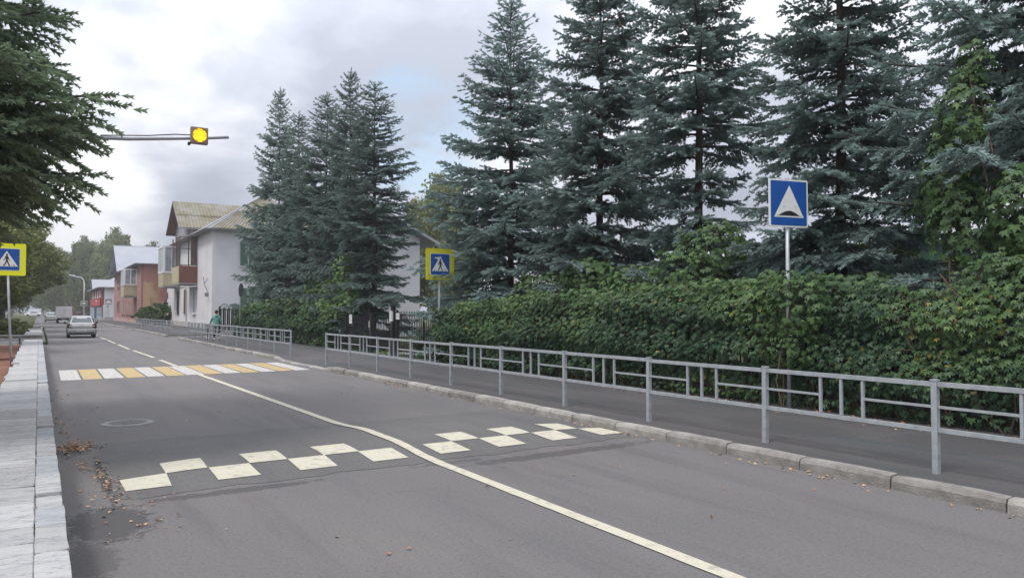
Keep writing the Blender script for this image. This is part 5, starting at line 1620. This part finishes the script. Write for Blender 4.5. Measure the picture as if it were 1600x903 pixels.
# ------------------------------------------------------------------ person with a bicycle
PX, PY = 7.98, 41.6
def skin_obj(name, joints, edges, m, parent, sub=2, root=0):
    me = bpy.data.meshes.new(name)
    me.from_pydata([j[0] for j in joints], edges, [])
    o = link(name, me, m, parent)
    sk = o.modifiers.new('skin', 'SKIN')
    for i, j in enumerate(joints):
        sv = me.skin_vertices[0].data[i]
        sv.radius = j[1] if isinstance(j[1], tuple) else (j[1], j[1])
        sv.use_root = (i == root)
    sk.use_smooth_shade = True
    ss = o.modifiers.new('subdivision', 'SUBSURF'); ss.levels = sub; ss.render_levels = sub
    return o
pr = thing('person', 'person in a teal hooded jacket and dark trousers walking away along the pavement', 'person', (PX, PY, .12), R(-8))
pr.scale = (.90, .90, .90)
BJ = [((0, 0, .92), (.11, .08)), ((0, .01, 1.15), (.11, .08)), ((0, .02, 1.36), (.11, .075)), ((0, .03, 1.47), (.06, .06)), ((0, .05, 1.54), (.055, .06)), ((0, .06, 1.63), (.085, .10)), ((0, .06, 1.70), (.06, .075)),
      ((-.17, .02, 1.39), .06), ((-.27, .06, 1.14), .046), ((-.33, .24, .98), .034), ((-.34, .30, .955), .03),
      ((.17, .02, 1.39), .06), ((.245, -.03, 1.13), .046), ((.25, .08, .90), .034), ((.25, .11, .84), .03),
      ((-.09, 0, .86), .09), ((-.10, .10, .50), .062), ((-.10, .02, .12), .042), ((-.10, .12, .055), .028),
      ((.09, 0, .86), .09), ((.10, .02, .49), .062), ((.10, -.22, .16), .042), ((.10, -.16, .07), .026)]
BE = [(0, 1), (1, 2), (2, 3), (3, 4), (4, 5), (5, 6), (2, 7), (7, 8), (8, 9), (9, 10), (2, 11), (11, 12), (12, 13), (13, 14), (0, 15), (15, 16), (16, 17), (17, 18), (0, 19), (19, 20), (20, 21), (21, 22)]
body = skin_obj('body', BJ, BE, M['skin'], pr)
# fingers
def fingers(parent, base, d, side):
    d = Vector(d).normalized(); sdv = Vector(side).normalized()
    for i, l in enumerate((.070, .080, .074, .058)):
        b0 = Vector(base) + sdv * (.018 * (i - 1.5))
        MB().tube([b0, b0 + d * l * .5, b0 + d * l * .85 + Vector((0, 0, -.02))], [.009, .0085, .006], 6).build('finger', M['skin'], parent, local=True, smooth=True)
    b0 = Vector(base) - sdv * .03 - d * .03
    MB().tube([b0, b0 + d * .03 - sdv * .02, b0 + d * .055 - sdv * .022], [.010, .009, .007], 6).build('thumb', M['skin'], parent, local=True, smooth=True)
fingers(body, (-.34, .335, .945), (0, 1, -.4), (1, 0, 0))
fingers(body, (.25, .125, .805), (0, .3, -1), (0, 1, .2))
MB().tube([(0, .155, 1.655), (0, .18, 1.625), (0, .155, 1.615)], [.008, .016, .008], 6).build('nose', M['skin'], body, local=True, smooth=True)
for s in (-1, 1):
    MB().tube([(s * .033, .148, 1.665), (s * .033, .158, 1.665)], [.013, .008], 8).build('eye', M['hair'], body, local=True)
    MB().tube([(s * .083, .06, 1.60), (s * .098, .05, 1.64), (s * .088, .06, 1.675)], [.010, .016, .010], 6).build('ear', M['skin'], body, local=True, smooth=True)
MB().box(-.025, .025, .146, .156, 1.583, 1.592).build('mouth', M['tail'], body, local=True)
JJ = [((0, 0, .74), (.20, .15)), ((0, .01, .98), (.20, .15)), ((0, .01, 1.18), (.20, .145)), ((0, .02, 1.37), (.19, .13)), ((0, .02, 1.46), (.10, .095)),
      ((-.18, .02, 1.38), .083), ((-.28, .06, 1.14), .066), ((-.325, .22, 1.0), .05), ((.18, .02, 1.38), .083), ((.255, -.03, 1.13), .066), ((.255, .06, .93), .05)]
skin_obj('jacket', JJ, [(0, 1), (1, 2), (2, 3), (3, 4), (3, 5), (5, 6), (6, 7), (3, 8), (8, 9), (9, 10)], M['jacket'], pr, root=1)
skin_obj('hood', [((-.09, -.06, 1.44), .05), ((0, -.10, 1.42), .065), ((.09, -.06, 1.44), .05)], [(0, 1), (1, 2)], M['jacket'], pr, root=1)
TJ = [((0, 0, .90), (.145, .115)), ((-.09, 0, .80), .10), ((-.10, .10, .50), .078), ((-.10, .03, .14), .062), ((.09, 0, .80), .10), ((.10, .02, .49), .078), ((.10, -.20, .18), .062)]
skin_obj('trousers', TJ, [(0, 1), (1, 2), (2, 3), (0, 4), (4, 5), (5, 6)], M['trousers'], pr)
skin_obj('shoe', [((-.10, -.04, .06), .062), ((-.10, .08, .055), .064), ((-.10, .19, .045), .052)], [(0, 1), (1, 2)], M['shoe'], pr, root=1)
skin_obj('shoe', [((.10, -.27, .17), .062), ((.10, -.18, .08), .064), ((.10, -.11, .05), .052)], [(0, 1), (1, 2)], M['shoe'], pr, root=1)
MB().loft([[(.102 * math.cos(2 * PI * k / 14) * math.cos(e_), .035 + .115 * math.sin(2 * PI * k / 14) * math.cos(e_) - .02 * (e_ < 0), 1.675 + .115 * math.sin(e_)) for k in range(14)] for e_ in [R(q) for q in (-50, -30, -10, 10, 30, 50, 70, 86)]]).build('hair', M['hair'], pr, local=True, smooth=True)
bk = thing('bicycle', 'bicycle with pale wheel rims pushed along beside the person in teal', 'bicycle', (PX - .38, PY + .15, .12), R(-4))
bk.scale = (.85, .85, .85)
for y in (-.52, .52):
    n = 28
    pts = [(0, y + .32 * math.cos(2 * PI * k / n), .34 + .32 * math.sin(2 * PI * k / n)) for k in range(n + 1)]
    w_ = MB().tube(pts, .018, 6, cap=False).build('wheel', M['tyre'], bk, local=True)
    pts = [(0, y + .29 * math.cos(2 * PI * k / n), .34 + .29 * math.sin(2 * PI * k / n)) for k in range(n + 1)]
    MB().tube(pts, .016, 6, cap=False).build('rim', M['plate'], w_, local=True)
    mb = MB()
    for k in range(10):
        a = 2 * PI * k / 10
        mb.tube([(0, y, .34), (0, y + .28 * math.cos(a), .34 + .28 * math.sin(a))], .003, 4)
    mb.build('spokes', M['alloy'], w_, local=True)
MB().tube([(0, -.52, .34), (0, -.08, .30), (0, .38, .80), (0, -.22, .76), (0, -.08, .30)], .018, 6).tube([(0, -.52, .34), (0, -.22, .76), (0, -.25, .90)], .014, 6).build('frame', M['iron'], bk, local=True)
MB().tube([(0, .52, .34), (0, .40, .78), (0, .37, .95)], .016, 6).build('fork', M['iron'], bk, local=True)
MB().tube([(-.27, .27, .99), (-.12, .36, .96), (.12, .36, .96), (.27, .27, .99)], .013, 6).build('handlebar', M['alloy'], bk, local=True)
MB().prism([(-.07, -.40, .90), (.07, -.40, .90), (.03, -.12, .90), (-.03, -.12, .90)], (0, 0, .05)).build('saddle', M['plastic'], bk, local=True, bevel=.015)
MB().tube([(-.14, -.08, .30), (.14, -.08, .30)], .02, 6).build('pedals', M['plastic'], bk, local=True)

# ------------------------------------------------------------------ fallen leaves
def litter(name, label, pos, size, tint, seed):
    r = np.random.default_rng(seed)
    n = len(pos)
    d = np.stack([r.normal(0, 1, n), r.normal(0, 1, n), r.normal(0, .15, n)], 1)
    up = np.tile(np.array([[0, 0, 1.0]]), (n, 1)) + r.normal(0, .22, (n, 3))
    lv = LF_V.copy(); lv[:, 2] *= 1.6
    V, T_, ti = scatter(lv, LF_T, pos, d, up, size, tint)
    o = link(name, np_mesh(name, V, T_, ti), M['dead_leaf'], None, label, 'fallen leaves', None, 'stuff')
    return o
r = np.random.default_rng(77)
def pile(n, cx_, cy_, sx, sy, z, zs=.01):
    return np.stack([r.normal(cx_, sx, n), r.normal(cy_, sy, n), np.abs(r.normal(0, zs, n)) + z + .008], 1)
Pp = np.concatenate([pile(380, .40, 10.55, .12, .20, 0, .02), pile(60, .46, 9.3, .12, .3, 0), pile(90, .60, 8.3, .05, .55, 0), pile(60, .30, 12.5, .05, 1.2, 0), pile(34, .62, 6.9, .25, .6, 0), pile(30, .5, 7.6, .2, .4, 0), pile(60, .33, 16, .08, 3.0, 0)])
Pp = Pp[Pp[:, 0] > .18]
litter('fallen_leaves', 'rusty fallen leaves gathered in the gutter by the stone wall', Pp, r.uniform(.018, .048, len(Pp)), r.uniform(0, 1, len(Pp)), 1)
n = 300
Pk = np.stack([6.84 - np.abs(r.normal(0, .09, n)), r.uniform(1.5, 20.5, n), np.full(n, .010)], 1)
sel = r.uniform(0, 1, n) < (.35 + .6 * (np.sin(Pk[:, 1] * 1.7) > .2))
Pk = Pk[sel]
litter('fallen_leaves', 'yellowed fallen leaves strewn along the right kerb', Pk, r.uniform(.025, .065, len(Pk)), r.uniform(.3, 1, len(Pk)), 2)
n = 520
Pw = np.stack([10.25 - np.abs(r.normal(0, .28, n)), r.uniform(1.5, 19.6, n), np.full(n, .130)], 1)
litter('fallen_leaves', 'dry brown leaves lying on the pavement at the foot of the hedge', Pw, r.uniform(.03, .075, n), r.uniform(.1, .9, n), 3)
n = 90
Pr = np.stack([r.uniform(.4, 6.7, n), r.uniform(3.5, 16, n), np.full(n, .010)], 1)
Pr = Pr[(Pr[:, 1] < 7.3) | (Pr[:, 1] > 10.9)]
litter('fallen_leaves', 'few small leaves scattered over the open carriageway', Pr, r.uniform(.02, .05, len(Pr)), r.uniform(.2, .9, len(Pr)), 4)
# grass strip at the left kerb and under the lindens
def grass(name, label, x0, x1, y0, y1, z, n, h, seed, m):
    r = np.random.default_rng(seed)
    pos = np.stack([r.uniform(x0, x1, n), r.uniform(y0, y1, n), np.full(n, z)], 1)
    d = np.stack([r.normal(0, .35, n), r.normal(0, .35, n), np.ones(n)], 1)
    up = r.normal(0, 1, (n, 3))
    V, T_, ti = scatter(np.array([(0, -.12, 0), (0, .12, 0), (1, 0, 0)], float), np.array([(0, 1, 2)]), pos, d, up, h * r.uniform(.5, 1.3, n), r.uniform(.1, 1, n))
    link(name, np_mesh(name, V, T_, ti), m, None, label, 'grass', None, 'stuff')
grass('grass', 'tufts of grass along the left kerb beyond the stone wall', .18, .40, 43, 80, 0, 2500, .14, 1, M['bush'])
grass('grass', 'rough grass under the trees left of the road', -9, -.6, 44, 90, .1, 9000, .22, 2, M['bush'])
grass('grass', 'weeds and low grass at the foot of the hedge and fence', 10.4, 10.9, 1.5, 31, .11, 1300, .13, 3, M['leaf'])
# thin damp air between the houses
hz = MB().box(-520, 520, -270, 820, -1.03, 26).build('haze', None, kind='stuff')
hm = bpy.data.materials.new('damp_air'); hm.use_nodes = True
hm.node_tree.nodes.clear()
_o = hm.node_tree.nodes.new('ShaderNodeOutputMaterial'); _v = hm.node_tree.nodes.new('ShaderNodeVolumePrincipled')
_v.inputs['Color'].default_value = (0.90, 0.93, 0.97, 1); _v.inputs['Density'].default_value = 0.0008; _v.inputs['Anisotropy'].default_value = 0.2
hm.node_tree.links.new(_v.outputs[0], _o.inputs['Volume'])
hz.data.materials.append(hm)
print('tris', sum(len(o.data.polygons) for o in scene.objects if o.type == 'MESH'), 'objects', len(scene.objects))
